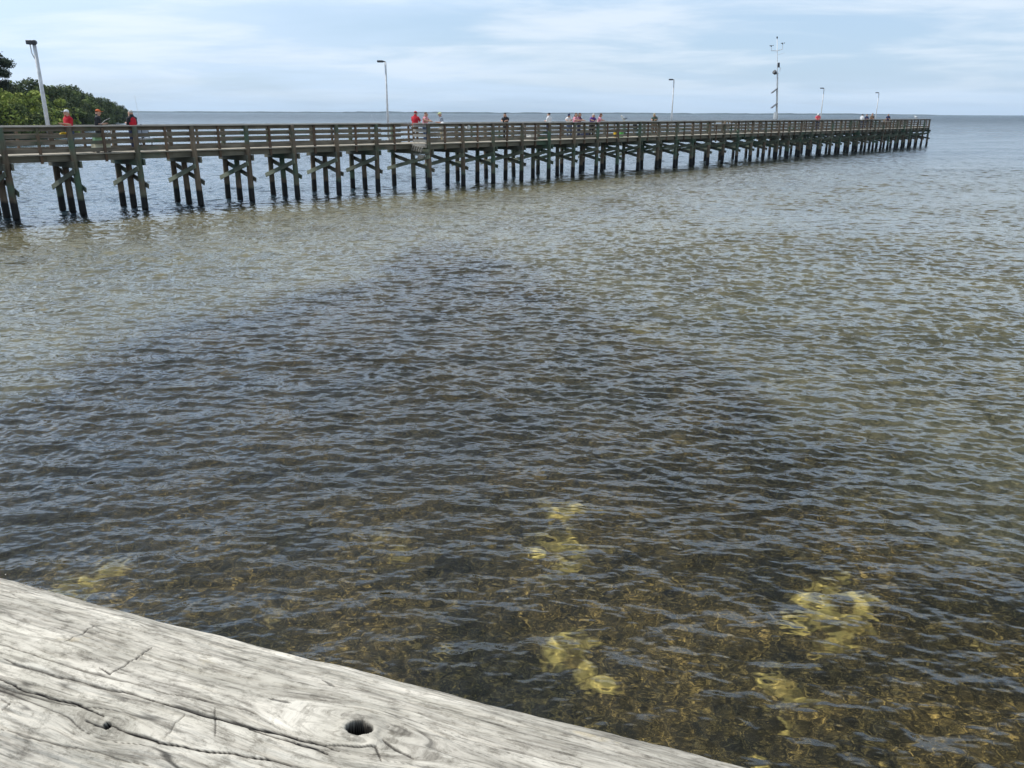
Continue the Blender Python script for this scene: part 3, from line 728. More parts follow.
angler(861, 115, 1.6, 'right', shirt='white', trousers='navy', hair='hair_dark', arms='hold', label='person in white shirt, leftmost of the far trio')
angler(865.5, 114.8, 1.3, 'left', shirt='navy', trousers='navy', hair='hair_dark', arms='hold', label='person in navy shirt, middle one of the far trio')
angler(871, 113.4, 1.6, 'left', shirt='brown', trousers='black', hair='hair_brown', arms='hold', label='tallest person in brown shirt, rightmost of the far trio')
angler(887, 114, 1.0, 'left', turn=.2, shirt='navy', trousers='brown', hair='hair_dark', arms='hold', lean=.1, label='lone person in navy jacket nearest the far end of the pier')

# ---------------------------------------------------------------- tackle on the pier
YEL = simple('yellow_plastic', (.75, .48, .02), .45, 0, .05); GRN = simple('green_plastic', (.14, .52, .14), .45, 0, .05)
PGRN = simple('pale_green_plastic', (.35, .60, .33), .5, 0, .05); CREAM = simple('cream_plastic', (.70, .66, .48), .5, 0, .08)
def bucket(px, w, z, m, label, r=.15, h=.30, group=None):
    p, th = wide_pt(px, w); o = empty('bucket', (p.x, p.y, z), th, label, 'bucket', group)
    MB().tube([(0, 0, 0), (0, 0, .02), (0, 0, h * .92), (0, 0, h * .93), (0, 0, h)], [r * .82, r * .84, r, r * 1.06, r * 1.06], 20).build('tub', m, o, sm=False)
    MB().tube([(r * math.cos(a), 0, h * .9 + .6 * r * math.sin(a)) for a in np.linspace(0, PI, 12)], .006, 5).build('handle', M['galv'], o)
def cooler(px, w, m, lid, label, sz=(.55, .32, .34), rz=0.0):
    p, th = wide_pt(px, w); o = empty('cooler', (p.x, p.y, ZD), th + rz, label, 'cooler')
    MB().box((0, 0, sz[2] * .42), (sz[0], sz[1], sz[2] * .82)).build('tub', m, o, bevel=.02)
    MB().box((0, 0, sz[2] * .92), (sz[0] * 1.04, sz[1] * 1.06, sz[2] * .16)).build('lid', lid, o, bevel=.02)
    MB().tube([(-sz[0] * .53, -.1, sz[2] * .6), (-sz[0] * .58, -.1, sz[2] * .68), (-sz[0] * .58, .1, sz[2] * .68), (-sz[0] * .53, .1, sz[2] * .6)], .012, 6).build('handle', M['dark'], o)
# a bag hung on the first bay of rail
p, th = wide_pt(62, .20); o = empty('tackle_bag', (p.x, p.y, 2.80), th, 'yellow tackle bag hung inside the rail below the man in red shirt and white cap', 'bag')
MB().box((0, 0, .07), (.30, .12, .15)).box((0, 0, .155), (.27, .11, .03)).build('pouch', YEL, o, bevel=.02)
MB().tube([(-.13, 0, .15), (-.12, -.02, .30), (.12, -.02, .30), (.13, 0, .15)], .01, 6).build('strap', M['dark'], o)
p, th = wide_pt(97, .45)
def utility_cart():
    o = empty('fishing_cart', (p.x, p.y, ZD), th, 'small wheeled cart with a cream bin behind the rail by the orange-capped man', 'cart')
    MB().box((0, 0, .28), (.6, .4, .30)).build('bin', CREAM, o, bevel=.02)
    MB().tube([(.3, -.18, .3), (.42, -.18, .85), (.42, .18, .85), (.3, .18, .3)], .014, 8).build('handle', M['galv'], o)
    for sx in (-.22, .22):
        for sy in (-.2, .2): MB().tube([(sx, sy - .02, .09), (sx, sy + .02, .09)], .09, 14).build('wheel', M['dark'], o)
    MB().box((0, 0, .11), (.5, .3, .03)).build('axle_frame', M['galv'], o)
utility_cart()
p2, th = wide_pt(96, .42); bk = empty('tackle_tray', (p2.x, p2.y, ZD + .432), th, 'pale green tackle tray resting on the cream bin of the cart', 'tray')
MB().box((0, 0, .10), (.40, .24, .20)).box((0, 0, .21), (.43, .27, .025)).build('tray', PGRN, bk, bevel=.012)
MB().tube([(-.1, 0, .22), (-.1, 0, .28), (.1, 0, .28), (.1, 0, .22)], .01, 6).build('handle', M['dark'], bk)
def folding_chair(px, w, label, m=None, rz=0.0):
    p, th = wide_pt(px, w); o = empty('folding_chair', (p.x, p.y, ZD), th + rz, label, 'chair', None)
    mm = m or C['black']
    MB().box((0, 0, .43), (.46, .44, .03)).build('seat', mm, o, bevel=.006)
    MB().box((0, .24, .70), (.46, .03, .42), Matrix.Rotation(-.15, 3, 'X')).build('backrest', mm, o, bevel=.006)
    for sx in (-.23, .23):
        for (a, b_) in (((sx, -.24, 0), (sx, .22, .46)), ((sx, .24, 0), (sx, -.22, .46))): MB().tube([a, b_], .012, 6).build('leg', M['dark'], o)
    for sx in (-.25, .25): MB().box((sx, 0, .62), (.05, .42, .025)).tube([(sx, .2, .42), (sx, .25, .9)], .012, 6).build('armrest', M['dark'], o)
folding_chair(143, 1.6, 'dark folding chair standing empty right of the man in the red vest', C['grey'])
folding_chair(637, 1.2, 'dark folding chair behind the rail left of the khaki-capped angler')
folding_chair(763, .9, 'brown folding chair behind the rail beside the weather mast', C['brown'])
folding_chair(903, 1.3, 'brown folding chair by the rail near the far end of the pier', C['brown'])
cooler(531, .8, M['white'], M['white'], 'white cooler on the deck between the hunched person and the white-shirted one', (.6, .36, .36))
cooler(584, 1.9, C['navy'], M['white'], 'dark blue cooler on the deck behind the group of women')
bucket(615.5, .5, ZD, YEL, 'yellow bucket on the pier deck beside a green bucket', .17, .36)
bucket(621, .5, ZD, GRN, 'bright green bucket on the pier deck beside the yellow bucket', .15, .40)
p, th = wide_pt(467, .15); o = empty('bait_bag', (p.x, p.y, 2.86), th, 'small white bag hung on the rail left of the hunched person', 'bag')
MB().tube([(0, 0, 0), (0, 0, .08), (0, 0, .2), (0, 0, .27)], [.09, .13, .10, .03], 12).build('pouch', M['white'], o, sm=True)
MB().tube([(0, 0, .26), (0, -.03, .34)], .008, 5).build('strap', M['white'], o)
p, th = wide_pt(441.5, .95); o = empty('plastic_bag', (p.x, p.y, ZD + .0), th, 'plump white plastic bag on a stool in front of the grey-shirted person', 'bag')
o.location.z = ZD + .70
MB().ball((0, 0, .16), (.19, .15, .17), 14, 9).tube([(0, 0, .28), (0, 0, .37)], [.06, .03], 8).build('pouch', M['white'], o, sm=True)
o = empty('stool', (p.x, p.y, ZD), th, 'wooden stool carrying the plump white plastic bag', 'stool')
MB().box((0, 0, .68), (.36, .36, .035)).build('seat', M['cap'], o, bevel=.006)
for sx in (-.14, .14):
    for sy in (-.14, .14): MB().tube([(sx * 1.2, sy * 1.2, 0), (sx, sy, .665)], .018, 8).build('leg', M['cap'], o)
def rod(px, w, z0, top_px, top_py, label):
    p, th = wide_pt(px, w); d = ray(top_px, top_py); k = math.hypot(p.x, p.y) / math.hypot(d.x, d.y)
    q = Vector((d.x * k, d.y * k, H + d.z * k)); p = Vector((p.x, p.y, z0))
    o = empty('fishing_rod', tuple(p), 0, label, 'fishing rod'); L = q - p
    MB().tube([Vector((0, 0, 0)) - L.normalized() * .3, L * .05], .016, 8).build('grip', M['dark'], o)
    MB().tube([L * .05, L * .5 + Vector((0, 0, .03)), L], [.008, .006, .004], 6).build('blank', M['galv'], o)
    c = L * .06 + Vector((.03, 0, -.04)); MB().tube([c - Vector((.03, 0, 0)), c + Vector((.03, 0, 0))], .035, 12).build('reel', M['dark'], o)
rod(139.5, 1.5, 3.15, 134.5, 95, 'long thin fishing rod held upright by the man in the red vest')
rod(99, .7, 3.22, 110, 118, 'short fishing rod pointing right from the hands of the orange-capped man')
rod(374, .4, 3.0, 371.3, 114.5, 'short rod propped against the rail left of the second lamp post')
rod(408, .5, 3.1, 404.5, 120, 'fishing rod tilted left from the man in red shirt and cap')
def gull(p, rz, label):
    o = empty('seagull', tuple(p), rz, label, 'seagull'); o.scale = (1.3, 1.3, 1.3)
    mb = MB().tube([(0, -.19, .13), (0, -.1, .15), (0, .02, .165), (0, .10, .20), (0, .125, .26), (0, .15, .275), (0, .18, .27)], [.012, .05, .075, .06, .038, .036, .015], 12)
    mb.build('body', M['white'], o, sm=True)
    for sx in (-1, 1):
        MB().ball((sx * .055, -.05, .165), (.02, .15, .05), 10, 7).build('wing', C['grey'], o, sm=True)
        MB().tube([(sx * .025, 0, .11), (sx * .025, 0, 0)], .006, 5).build('leg', YEL, o)
    MB().tube([(0, .175, .27), (0, .225, .26)], [.012, .003], 6).build('beak', YEL, o)
p, th = wide_pt(915, .04); gull((p.x, p.y, ZR), th, 'white seagull perched on the rail near the far end of the pier')
p, th = wide_pt(623, .06)
gull((p.x, p.y, ZR), th + 1.2, 'white seagull perched on the rail above the green bucket')

# ---------------------------------------------------------------- shore trees
LEAF = []
def leafmat(name, c1, c2):
    m, n, l, b = mat(name); g = N(n, 'ShaderNodeNewGeometry')
    r = N(n, 'ShaderNodeMix', data_type='RGBA'); l.new(g.outputs['Random Per Island'], r.inputs[0]); r.inputs[6].default_value = (*c1, 1); r.inputs[7].default_value = (*c2, 1)
    t = N(n, 'ShaderNodeTexNoise'); t.inputs['Scale'].default_value = .45; l.new(g.outputs['Position'], t.inputs['Vector'])
    mr = N(n, 'ShaderNodeMapRange'); l.new(t.outputs[0], mr.inputs[0]); mr.inputs[1].default_value = .35; mr.inputs[2].default_value = .65; mr.inputs[3].default_value = .6; mr.inputs[4].default_value = 1.45
    x = N(n, 'ShaderNodeMix', data_type='RGBA', blend_type='MULTIPLY'); x.inputs[0].default_value = 1; l.new(r.outputs[2], x.inputs[6]); l.new(mr.outputs[0], x.inputs[7])
    l.new(x.outputs[2], b.inputs['Base Color']); b.inputs['Roughness'].default_value = .85; b.inputs['Specular IOR Level'].default_value = .15
    b.inputs['Subsurface Weight'].default_value = 0
    return m
L_dark = leafmat('dark_leaves', (.05, .07, .028), (.115, .14, .058)); L_mid = leafmat('green_leaves', (.07, .105, .03), (.16, .195, .065))
L_light = leafmat('light_leaves', (.16, .205, .035), (.32, .36, .09)); L_pine = leafmat('pine_needles', (.018, .03, .016), (.045, .06, .032))
bark = simple('bark', (.10, .08, .06), .9, 0, .3, 8)
def crown_mesh(name, m, seed, rx, rz, nblob, nleaf, leaf, base):
    g = np.random.default_rng(seed); vs = []; fs = []
    cen = []
    for i in range(nblob):
        a = g.uniform(0, 2 * PI); rr = rx * math.sqrt(g.uniform(0, 1)) * .8; z = base + rz * (g.uniform(.15, 1) * (1.0 - .45 * (rr / rx) ** 2))
        cen.append((rr * math.cos(a), rr * math.sin(a), z, g.uniform(.18, .36) * rx))
    pts = []
    for i in range(nleaf):
        c = cen[g.integers(nblob)]; d = g.normal(0, 1, 3); d /= np.linalg.norm(d); rr = c[3] * g.uniform(.55, 1.08)
        pts.append((c[0] + d[0] * rr, c[1] + d[1] * rr, c[2] + d[2] * rr * .75, d))
    for (x, y, z, d) in pts:
        nrm_ = Vector(d) + Vector(g.normal(0, .6, 3)); nrm_.normalize(); t = nrm_.orthogonal().normalized(); bt = nrm_.cross(t)
        s1 = leaf * g.uniform(.6, 1.3); s2 = s1 * g.uniform(.45, .8); b = len(vs)
        for (i, j) in ((-1, 0), (0, -1), (1, 0), (0, 1)): vs.append((x + t.x * i * s1 + bt.x * j * s2, y + t.y * i * s1 + bt.y * j * s2, z + t.z * i * s1 + bt.z * j * s2))
        fs.append((b, b + 1, b + 2, b + 3))
    me = bpy.data.meshes.new(name); me.from_pydata(vs, [], fs); me.materials.append(m); return me, cen
def trunk_mesh(cen, h0, rad, seed):
    g = random.Random(seed); mb = MB(); mb.tube([(0, 0, -.6), (.08, 0, h0 * .4), (-.05, .05, h0)], [rad, rad * .8, rad * .6], 9)
    for c in cen[:9]: mb.tube([(-.05, .05, h0 * .9), (c[0] * .45, c[1] * .45, (h0 + c[2]) / 2), (c[0], c[1], c[2])], [rad * .45, rad * .3, rad * .1], 6)
    return mb.mesh('trunk', bark, True)
protos = {}
for key, m, sd, rx, rz, nbk, nl, lf, base, h0 in [('d1', L_dark, 1, 3.6, 6.0, 26, 5200, .19, 1.2, 2.4), ('d2', L_dark, 2, 4.2, 5.6, 30, 5600, .19, 1.0, 2.2), ('m1', L_mid, 3, 3.4, 5.8, 24, 5000, .19, .9, 2.2),
                                           ('m2', L_mid, 4, 4.0, 6.2, 28, 5400, .19, 1.0, 2.4), ('l1', L_light, 5, 3.4, 5.2, 24, 5600, .17, .4, 1.8), ('l2', L_light, 6, 3.9, 4.8, 26, 5600, .17, .4, 1.6)]:
    protos[key] = None; cm, cen = crown_mesh('crown', m, sd, rx, rz, nbk, nl, lf, base); protos[key] = (cm, trunk_mesh(cen, h0, .22, sd), rz + base + .9)
def tree(name, key, x, y, htop, zb, sxy, rz, label, cat='tree', group=None):
    cm, tm, hh_ = protos[key]; o = empty(name, (x, y, zb), rz, label, cat, group); s = htop / hh_; o.scale = (s * sxy, s * sxy, s)
    for nm, me in (('crown', cm), ('trunk', tm)):
        c = bpy.data.objects.new(nm, me); link(c, o)
# shoreline: curve of ground points (picture column, distance)
shore = [(-160, 88), (-60, 100), (0, 118), (40, 150), (75, 200), (100, 270), (116, 350), (128, 430)]
def at_px(px, Dy, z=0.0):
    """ground point at forward distance Dy under picture column px (for the horizon row)"""
    x = (px - 512) / FPX * (Dy * math.cos(PITCH) + H * math.sin(PITCH)); return Vector((x, Dy, z))
land_v = []; cols = []
fr = [at_px(px, d) for px, d in shore] + [at_px(131, 470), at_px(120, 560)]
mbx = bmesh.new()
rows = []
fine_fr = []
for a, b_ in zip(fr[:-1], fr[1:]):
    for k in range(8): fine_fr.append(a.lerp(b_, k / 8))
fine_fr.append(fr[-1])
nx = []; 
for i, q in enumerate(fine_fr):
    jit = (vnoise(i * .55, 0, 3) - .5) * 5
    base = q + Vector((jit * .6, 0, 0)); rr_ = []
    for dx, z in ((2.5, -1.2), (0, -.1), (-1.5, .35), (-5, .9), (-14, 1.3), (-60, 1.6), (-220, 2.0)): rr_.append(base + Vector((dx, 0, z + (vnoise(i * .8, dx, 8) - .5) * .3)))
    nx.append(rr_)
A = np.array([[tuple(v) for v in r_] for r_ in nx]); lm = grid_mesh('terrain', A[..., 0], A[..., 1], A[..., 2])
lm.materials.append(simple('shore_soil', (.07, .065, .04), .95, 0, .35, .6)); tag(link(bpy.data.objects.new('terrain', lm)), kind='structure')
# (picture column, distance, top row, kind)
TR = [(-70, 112, 70, 'm1'), (-45, 108, 78, 'l1'), (-32, 122, 62, 'd1'), (-14, 112, 84, 'l2'), (0, 121, 88, 'l1'), (14, 128, 87, 'l2'), (28, 136, 90, 'l1'), (-8, 150, 72, 'd2'),
      (20, 152, 83, 'd1'), (30, 158, 82, 'm2'), (42, 160, 84, 'd2'), (50, 172, 86, 'm1'), (58, 180, 86, 'd1'), (66, 192, 87, 'm2'), (73, 206, 89, 'd2'), (80, 222, 91, 'm1'), (86, 236, 93, 'd1'),
      (91, 252, 96, 'd2'), (95, 268, 99, 'm2'), (100, 286, 102, 'd1'), (104, 308, 104, 'm1'), (108, 330, 104, 'd2'), (112, 350, 105, 'd1'), (116, 385, 107, 'd2'), (119, 420, 110, 'd1'), (122, 450, 113, 'm1'),
      (36, 142, 98, 'm1'), (46, 156, 98, 'l1'), (54, 166, 100, 'd1'), (62, 178, 102, 'm1'), (70, 192, 102, 'd2'), (78, 208, 104, 'm2'), (86, 226, 105, 'd1'), (94, 254, 107, 'm1'), (6, 118, 102, 'm2'), (22, 130, 104, 'm1'), (82, 216, 108, 'm1'), (90, 238, 108, 'd2'), (98, 262, 109, 'm2'), (103, 280, 109, 'd1'), (108, 300, 110, 'm1'), (113, 330, 111, 'd2'), (118, 365, 112, 'm2'), (67, 182, 107, 'd2'), (75, 200, 107, 'm1'), (58, 168, 106, 'l1')]
tops = {'d': 'dark', 'm': 'mid-green', 'l': 'light yellow-green'}
LABS = []
for i, (px, d, ty, kd) in enumerate(TR):
    p = at_px(px + (5 if ty > 97 else 0), d * (.97 if ty > 97 else 1)); zt = z_at(px, ty, p); zb = .3 if ty <= 97 else -1.3; hgt = max(2.5, zt - zb) * 1.12 + .3
    where = ('at the picture edge' if px < 8 else 'left of the nearest lamp post' if px < 36 else 'just right of the nearest lamp post' if px < 56 else 'behind the man in white cap' if px < 76 else 'behind the orange-capped man' if px < 99 else 'at the wooded tip')
    size = 'low' if ty > 97 and px < 96 or ty > 107 else 'tall'
    lab = '%s %s shore tree %s' % (size, tops[kd[0]], where); LABS.append(lab)
    tree('shore_tree', kd, p.x, p.y, hgt, zb, random.uniform(.95, 1.25) * max(1.0, 7.2 / hgt * .9), random.uniform(0, 6.28), lab, 'tree', None)
# trees nothing tells apart share label and group
objs = [o for o in S.objects if o.name.startswith('shore_tree')]
by = {}
for o in objs:
    o['group'] = 'trees of the wooded shore'; by.setdefault(o['label'], []).append(o)
for lab, os_ in by.items():
    if len(os_) > 1:
        os_.sort(key=lambda o: o.location.x / o.location.y)
        names = ['leftmost', 'rightmost'] if len(os_) == 2 else ['leftmost'] + ['second from left', 'third from left', 'fourth from left', 'fifth from left', 'sixth from left'][:len(os_) - 2] + ['rightmost']
        for o, w_ in zip(os_, names): o['label'] = w_ + ' ' + lab
# the tall pine whose open crown shows at the left edge
def pine(px, d, ty, label):
    p = at_px(px, d); zt = z_at(px, ty, p); h_ = zt - .9; o = empty('pine_tree', (p.x, p.y, .9), .4, label, 'pine tree')
    g = np.random.default_rng(12); vs = []; fs = []; tk = MB().tube([(0, 0, -.5), (.1, 0, h_ * .5), (0, 0, h_ * .97)], [.26, .18, .06], 9)
    for i in range(16):
        a = g.uniform(0, 6.28); z = h_ * (1 - .38 * (i / 15) ** 1.0) - .3; L = g.uniform(.8, 3.2) * (.35 + .65 * i / 15) + .5
        c = Vector((L * math.cos(a), L * math.sin(a), z + .3)); tk.tube([(0, 0, z - .5), c * 1.0], [.06, .02], 5)
        for j in range(420):
            q = c + Vector(g.normal(0, 1, 3)) * .42 * Vector((1, 1, .5)).length / 1.4
            q.z = c.z + (q.z - c.z) * .55; dd = Vector(g.normal(0, 1, 3)).normalized() * .2; ee = dd.orthogonal().normalized() * .05; b = len(vs)
            vs += [tuple(q - dd - ee), tuple(q + dd - ee), tuple(q + dd + ee), tuple(q - dd + ee)]; fs.append((b, b + 1, b + 2, b + 3))
    me = bpy.data.meshes.new('crown'); me.from_pydata(vs, [], fs); me.materials.append(L_pine); link(bpy.data.objects.new('crown', me), o)
    tk.build('trunk', bark, o, sm=True)
pine(3, 128, 54, 'tall open-crowned pine rising above the light trees at the left edge')

# ---------------------------------------------------------------- the foreground log
E0 = ray(0, 580).normalized(); E1 = ray(740, 766).normalized()
Nn = E0.cross(E1).normalized()                       # normal of the plane through the eye that grazes the log
if Nn.z > 0: Nn = -Nn                                # points down / to the near side
dlog = Nn.cross(Vector((0, 0, 1))).normalized()
if dlog.x < 0: dlog = -dlog
mdir = dlog.cross(Nn).normalized()
if mdir.z > 0: mdir = -mdir
LR = 0.15; Lt = .66
eye = Vector((0, 0, H)); base = eye + mdir * Lt + Nn * LR
sx0 = (E0 * 1).dot(dlog)
# local frame : axis dlog, e1 = horizontal-ish towards the water, e2 = up
e2 = Vector((0, 0, 1)); e1 = e2.cross(dlog).normalized()
if e1.y < 0: e1 = -e1
def log_hit(px, py):
    d = ray(px, py).normalized(); o = eye - base
    a = Vector((d.dot(e1), d.dot(e2))); b = Vector((o.dot(e1), o.dot(e2)))
    A_ = a.dot(a); B_ = 2 * a.dot(b); C_ = b.dot(b) - LR * LR; disc = max(0, B_ * B_ - 4 * A_ * C_)
    t = (-B_ - math.sqrt(disc)) / (2 * A_); P = o + d * t
    return P.dot(dlog), math.atan2(P.dot(e2), P.dot(e1)) * LR     # (along, arc)
s_lo = min(log_hit(0, 768)[0], log_hit(0, 585)[0]); s_hi = max(log_hit(735, 766)[0], log_hit(740, 768)[0])
pad = .12
ss = np.concatenate([np.linspace(s_lo - 3.0, s_lo - pad, 120)[:-1], np.arange(s_lo - pad, s_hi + pad, .0011), np.linspace(s_hi + pad, s_hi + 2.2, 100)[1:]])
aa = np.concatenate([np.arange(math.radians(-25), math.radians(150), .00075 / LR), np.arange(math.radians(150), math.radians(335), .03)])
SG, AG = np.meshgrid(ss, aa, indexing='ij'); ARC = AG * LR
flow = .010 * (fbm(SG * 3.1, ARC * 6, 3, 201) - .5) * 2
k1 = log_hit(359, 731); k2 = log_hit(108, 727)
def swirl(SGx, ARCx, k, rad, amt):
    d2 = ((SGx - k[0]) / (rad * 1.9)) ** 2 + ((ARCx - k[1]) / rad) ** 2
    return amt * np.exp(-d2) * np.sign(ARCx - k[1]) * (1 - np.exp(-((ARCx - k[1]) / (rad * .25)) ** 2))
ARCF = ARC + flow - swirl(SG, ARC, k1, .030, .022) - swirl(SG, ARC, k2, .016, .009)
disp = .0055 * (fbm(SG * 2.2, AG * 1.2, 3, 210) - .5) * 2
disp += .0016 * (fbm(SG * 5, ARCF * 60, 3, 220) - .5) * 2 + .0013 * (fbm(SG * 16, ARCF * 190, 2, 230) - .5) * 2
disp += .0007 * (fbm(SG * 40, ARCF * 420, 2, 232) - .5) * 2
crk = np.zeros_like(SG)
# fine checks following the grain
n1 = fbm(SG * 4, ARCF * 55, 2, 240); line = np.abs(n1 - .5); pres = smooth(.50, .66, fbm(SG * 2.3, ARCF * 13, 3, 251))
fine = smooth(.022, .004, line) * pres
disp -= .0007 * fine; crk = np.maximum(crk, .8 * fine)
n2 = fbm(SG * 7, ARCF * 120, 2, 260); f2_ = smooth(.03, .004, np.abs(n2 - .5)) * smooth(.5, .62, fbm(SG * 3.3 + 9, ARCF * 22, 3, 271))
disp -= .0004 * f2_; crk = np.maximum(crk, .55 * f2_)
def crack(pts, wid, dep, dark=1.0):
    global disp, crk
    q = [log_hit(*p) for p in pts]
    for i, (a, b_) in enumerate(zip(q[:-1], q[1:])):
        lo = (min(a[0], b_[0]) - .02, min(a[1], b_[1]) - .02); hi = (max(a[0], b_[0]) + .02, max(a[1], b_[1]) + .02)
        ii = np.where((ss > lo[0]) & (ss < hi[0]))[0]; arc = aa * LR; jj = np.where((arc > lo[1]) & (arc < hi[1]))[0]
        if len(ii) == 0 or len(jj) == 0: continue
        sl_ = (slice(ii[0], ii[-1] + 1), slice(jj[0], jj[-1] + 1))
        sx_ = SG[sl_]; ay_ = ARC[sl_] + .0016 * (fbm(SG[sl_] * 38, ARC[sl_] * 60, 2, 280) - .5) * 2
        dx, dy = b_[0] - a[0], b_[1] - a[1]; L2_ = dx * dx + dy * dy + 1e-12
        t = np.clip(((sx_ - a[0]) * dx + (ay_ - a[1]) * dy) / L2_, 0, 1)
        dd = np.hypot(sx_ - a[0] - t * dx, ay_ - a[1] - t * dy)
        tot = sum(math.hypot(q[j + 1][0] - q[j][0], q[j + 1][1] - q[j][1]) for j in range(len(q) - 1)); pre = sum(math.hypot(q[j + 1][0] - q[j][0], q[j + 1][1] - q[j][1]) for j in range(i))
        uu_ = (pre + t * math.sqrt(L2_)) / tot; tap = np.minimum(1, .30 + 4.5 * np.minimum(uu_, 1 - uu_))
        wv = wid * .82 * tap * (.55 + .8 * fbm(sx_ * 17, sx_ * 0 + dep * 900, 2, 290))
        f = smooth(1.0, .25, dd / wv)
        disp[sl_] -= np.maximum(0, dep * .34 * smooth(.9, .2, dd / wv)); crk[sl_] = np.maximum(crk[sl_], dark * smooth(1.0, .45, dd / wv))
crack([(0, 661), (30, 670), (88, 687), (158, 705)], .0014, .005, .85)
crack([(150, 702), (217, 722), (299, 741), (340, 754)], .0019, .006)
crack([(-5, 645), (59, 667), (117, 683), (164, 696), (230, 708), (270, 719)], .0010, .003, .7)
crack([(0, 681), (18, 690), (50, 699), (80, 706), (104, 718)], .0014, .005); crack([(112, 727), (161, 743), (234, 755), (299, 768)], .0013, .005)
crack([(84, 722), (96, 727), (106, 730)], .0012, .003)
crack([(94, 626), (80, 636), (63, 647)], .0014, .003, .8); crack([(152, 648), (136, 660), (128, 667), (111, 678), (100, 670)], .0015, .003, .85)
crack([(188, 715), (178, 725), (166, 738)], .0010, .002, .6); crack([(216, 711), (215, 740)], .0010, .002, .7)
crack([(250, 732), (297, 746), (330, 758)], .0013, .004)
crack([(323, 748), (376, 749), (382, 764)], .0012, .003, .8); crack([(382, 742), (395, 752), (414, 761)], .0017, .004, .8)
crack([(268, 701), (280, 704), (290, 706)], .0022, .002, .7); crack([(322, 680), (336, 687)], .0016, .002, .7)
crack([(0, 730), (40, 740), (90, 752), (150, 768)], .0012, .003, .7); crack([(420, 700), (470, 716), (520, 733), (600, 752)], .0009, .002, .5)
crack([(300, 672), (380, 694), (450, 712), (520, 726), (600, 742)], .0008, .0015, .45); crack([(450, 735), (520, 752), (580, 768)], .0010, .002, .5)
crack([(40, 604), (110, 626), (180, 640)], .0007, .0015, .4); crack([(0, 700), (10, 706), (0, 712)], .0012, .003, .7)
# knot hole
def pit(k, r, depth, ring):
    global disp, crk
    q = np.hypot((SG - k[0]) / 1.25, ARC - k[1]) * (1 + .34 * (fbm(SG * 120, ARC * 120, 3, 300) - .5) * 2)
    disp += -depth * smooth(r * 1.05, r * .72, q) + ring * np.exp(-((q - r * 1.5) / (r * .55)) ** 2)
    crk = np.maximum(crk, smooth(r * 1.12, r * .95, q))  # shade inside the hole is painted in as near-black colour
pit(k1, .0072, .026, .0016); pit(k2, .0023, .006, .0006)
disp = disp - .004 * smooth(log_hit(500, 706)[0] - .004, log_hit(500, 706)[0] + .004, SG) * smooth(.9, 1.4, AG) * smooth(2.0, 1.5, AG) * 0
RG = LR + disp
WX = base.x + dlog.x * SG + e1.x * RG * np.cos(AG); WY = base.y + dlog.y * SG + e1.y * RG * np.cos(AG); WZ = base.z + RG * np.sin(AG)
WX = WX + e2.x * RG * np.sin(AG); WY = WY + e2.y * RG * np.sin(AG)
log_me = grid_mesh('log_rail', WX, WY, WZ, wrap=True)
# outward normals
bm = bmesh.new(); bm.from_mesh(log_me); 
lay = None
bmesh.ops.recalc_face_normals(bm, faces=bm.faces[:]); bm.to_mesh(log_me); bm.free()
log_me.polygons.foreach_set('use_smooth', np.ones(len(log_me.polygons), bool))
ga = log_me.attributes.new('grain', 'FLOAT_VECTOR', 'POINT')
ga.data.foreach_set('vector', np.stack([SG, ARCF, 0 * SG], -1).astype(np.float32).ravel()); fattr(log_me, 'crack', np.clip(crk, 0, 1))
lg = link(bpy.data.objects.new('log_rail', log_me)); tag(lg, 'weathered silver-grey log with cracks and a knot hole across the foreground corner', 'log')
m, n, l, b = mat('weathered_log'); at = N(n, 'ShaderNodeAttribute', attribute_name='grain'); ac = N(n, 'ShaderNodeAttribute', attribute_name='crack')
def gn(sc, det, ro=.6, seed=0):
    mp = N(n, 'ShaderNodeMapping'); mp.inputs['Scale'].default_value = sc; mp.inputs['Location'].default_value = (seed, seed, 0); l.new(at.outputs['Vector'], mp.inputs[0])
    t = N(n, 'ShaderNodeTexNoise'); t.inputs['Scale'].default_value = 1; t.inputs['Detail'].default_value = det; t.inputs['Roughness'].default_value = ro; l.new(mp.outputs[0], t.inputs['Vector']); return t.outputs[0]
c1 = N(n, 'ShaderNodeValToRGB'); l.new(gn((7, 75, 1), 8, .68), c1.inputs[0]); e = c1.color_ramp.elements
e[0].position = .33; e[0].color = (.30, .29, .265, 1); e[1].position = .64; e[1].color = (.68, .665, .61, 1); q = e.new(.45); q.color = (.53, .515, .47, 1)
c2 = N(n, 'ShaderNodeValToRGB'); l.new(gn((9, 26, 1), 6, .6, 5), c2.inputs[0]); e = c2.color_ramp.elements
e[0].position = .36; e[0].color = (.72, .72, .70, 1); e[1].position = .60; e[1].color = (1.12, 1.12, 1.12, 1)
c3 = N(n, 'ShaderNodeValToRGB'); l.new(gn((22, 260, 1), 5, .7, 9), c3.inputs[0]); e = c3.color_ramp.elements
e[0].position = .38; e[0].color = (.55, .54, .53, 1); e[1].position = .52; e[1].color = (1.04, 1.04, 1.04, 1)
def mulc(a, b_):
    x = N(n, 'ShaderNodeMix', data_type='RGBA', blend_type='MULTIPLY'); x.inputs[0].default_value = 1; l.new(a, x.inputs[6]); l.new(b_, x.inputs[7]); return x.outputs[2]
c4 = N(n, 'ShaderNodeValToRGB'); l.new(gn((60, 110, 1), 7, .8, 31), c4.inputs[0]); e = c4.color_ramp.elements
e[0].position = .36; e[0].color = (.50, .49, .47, 1); e[1].position = .50; e[1].color = (1.04, 1.04, 1.03, 1)
c6 = N(n, 'ShaderNodeRGB'); c6.outputs[0].default_value = (.95, .915, .885, 1)
c5 = N(n, 'ShaderNodeValToRGB'); l.new(gn((3.5, 9, 1), 5, .6, 41), c5.inputs[0]); e = c5.color_ramp.elements
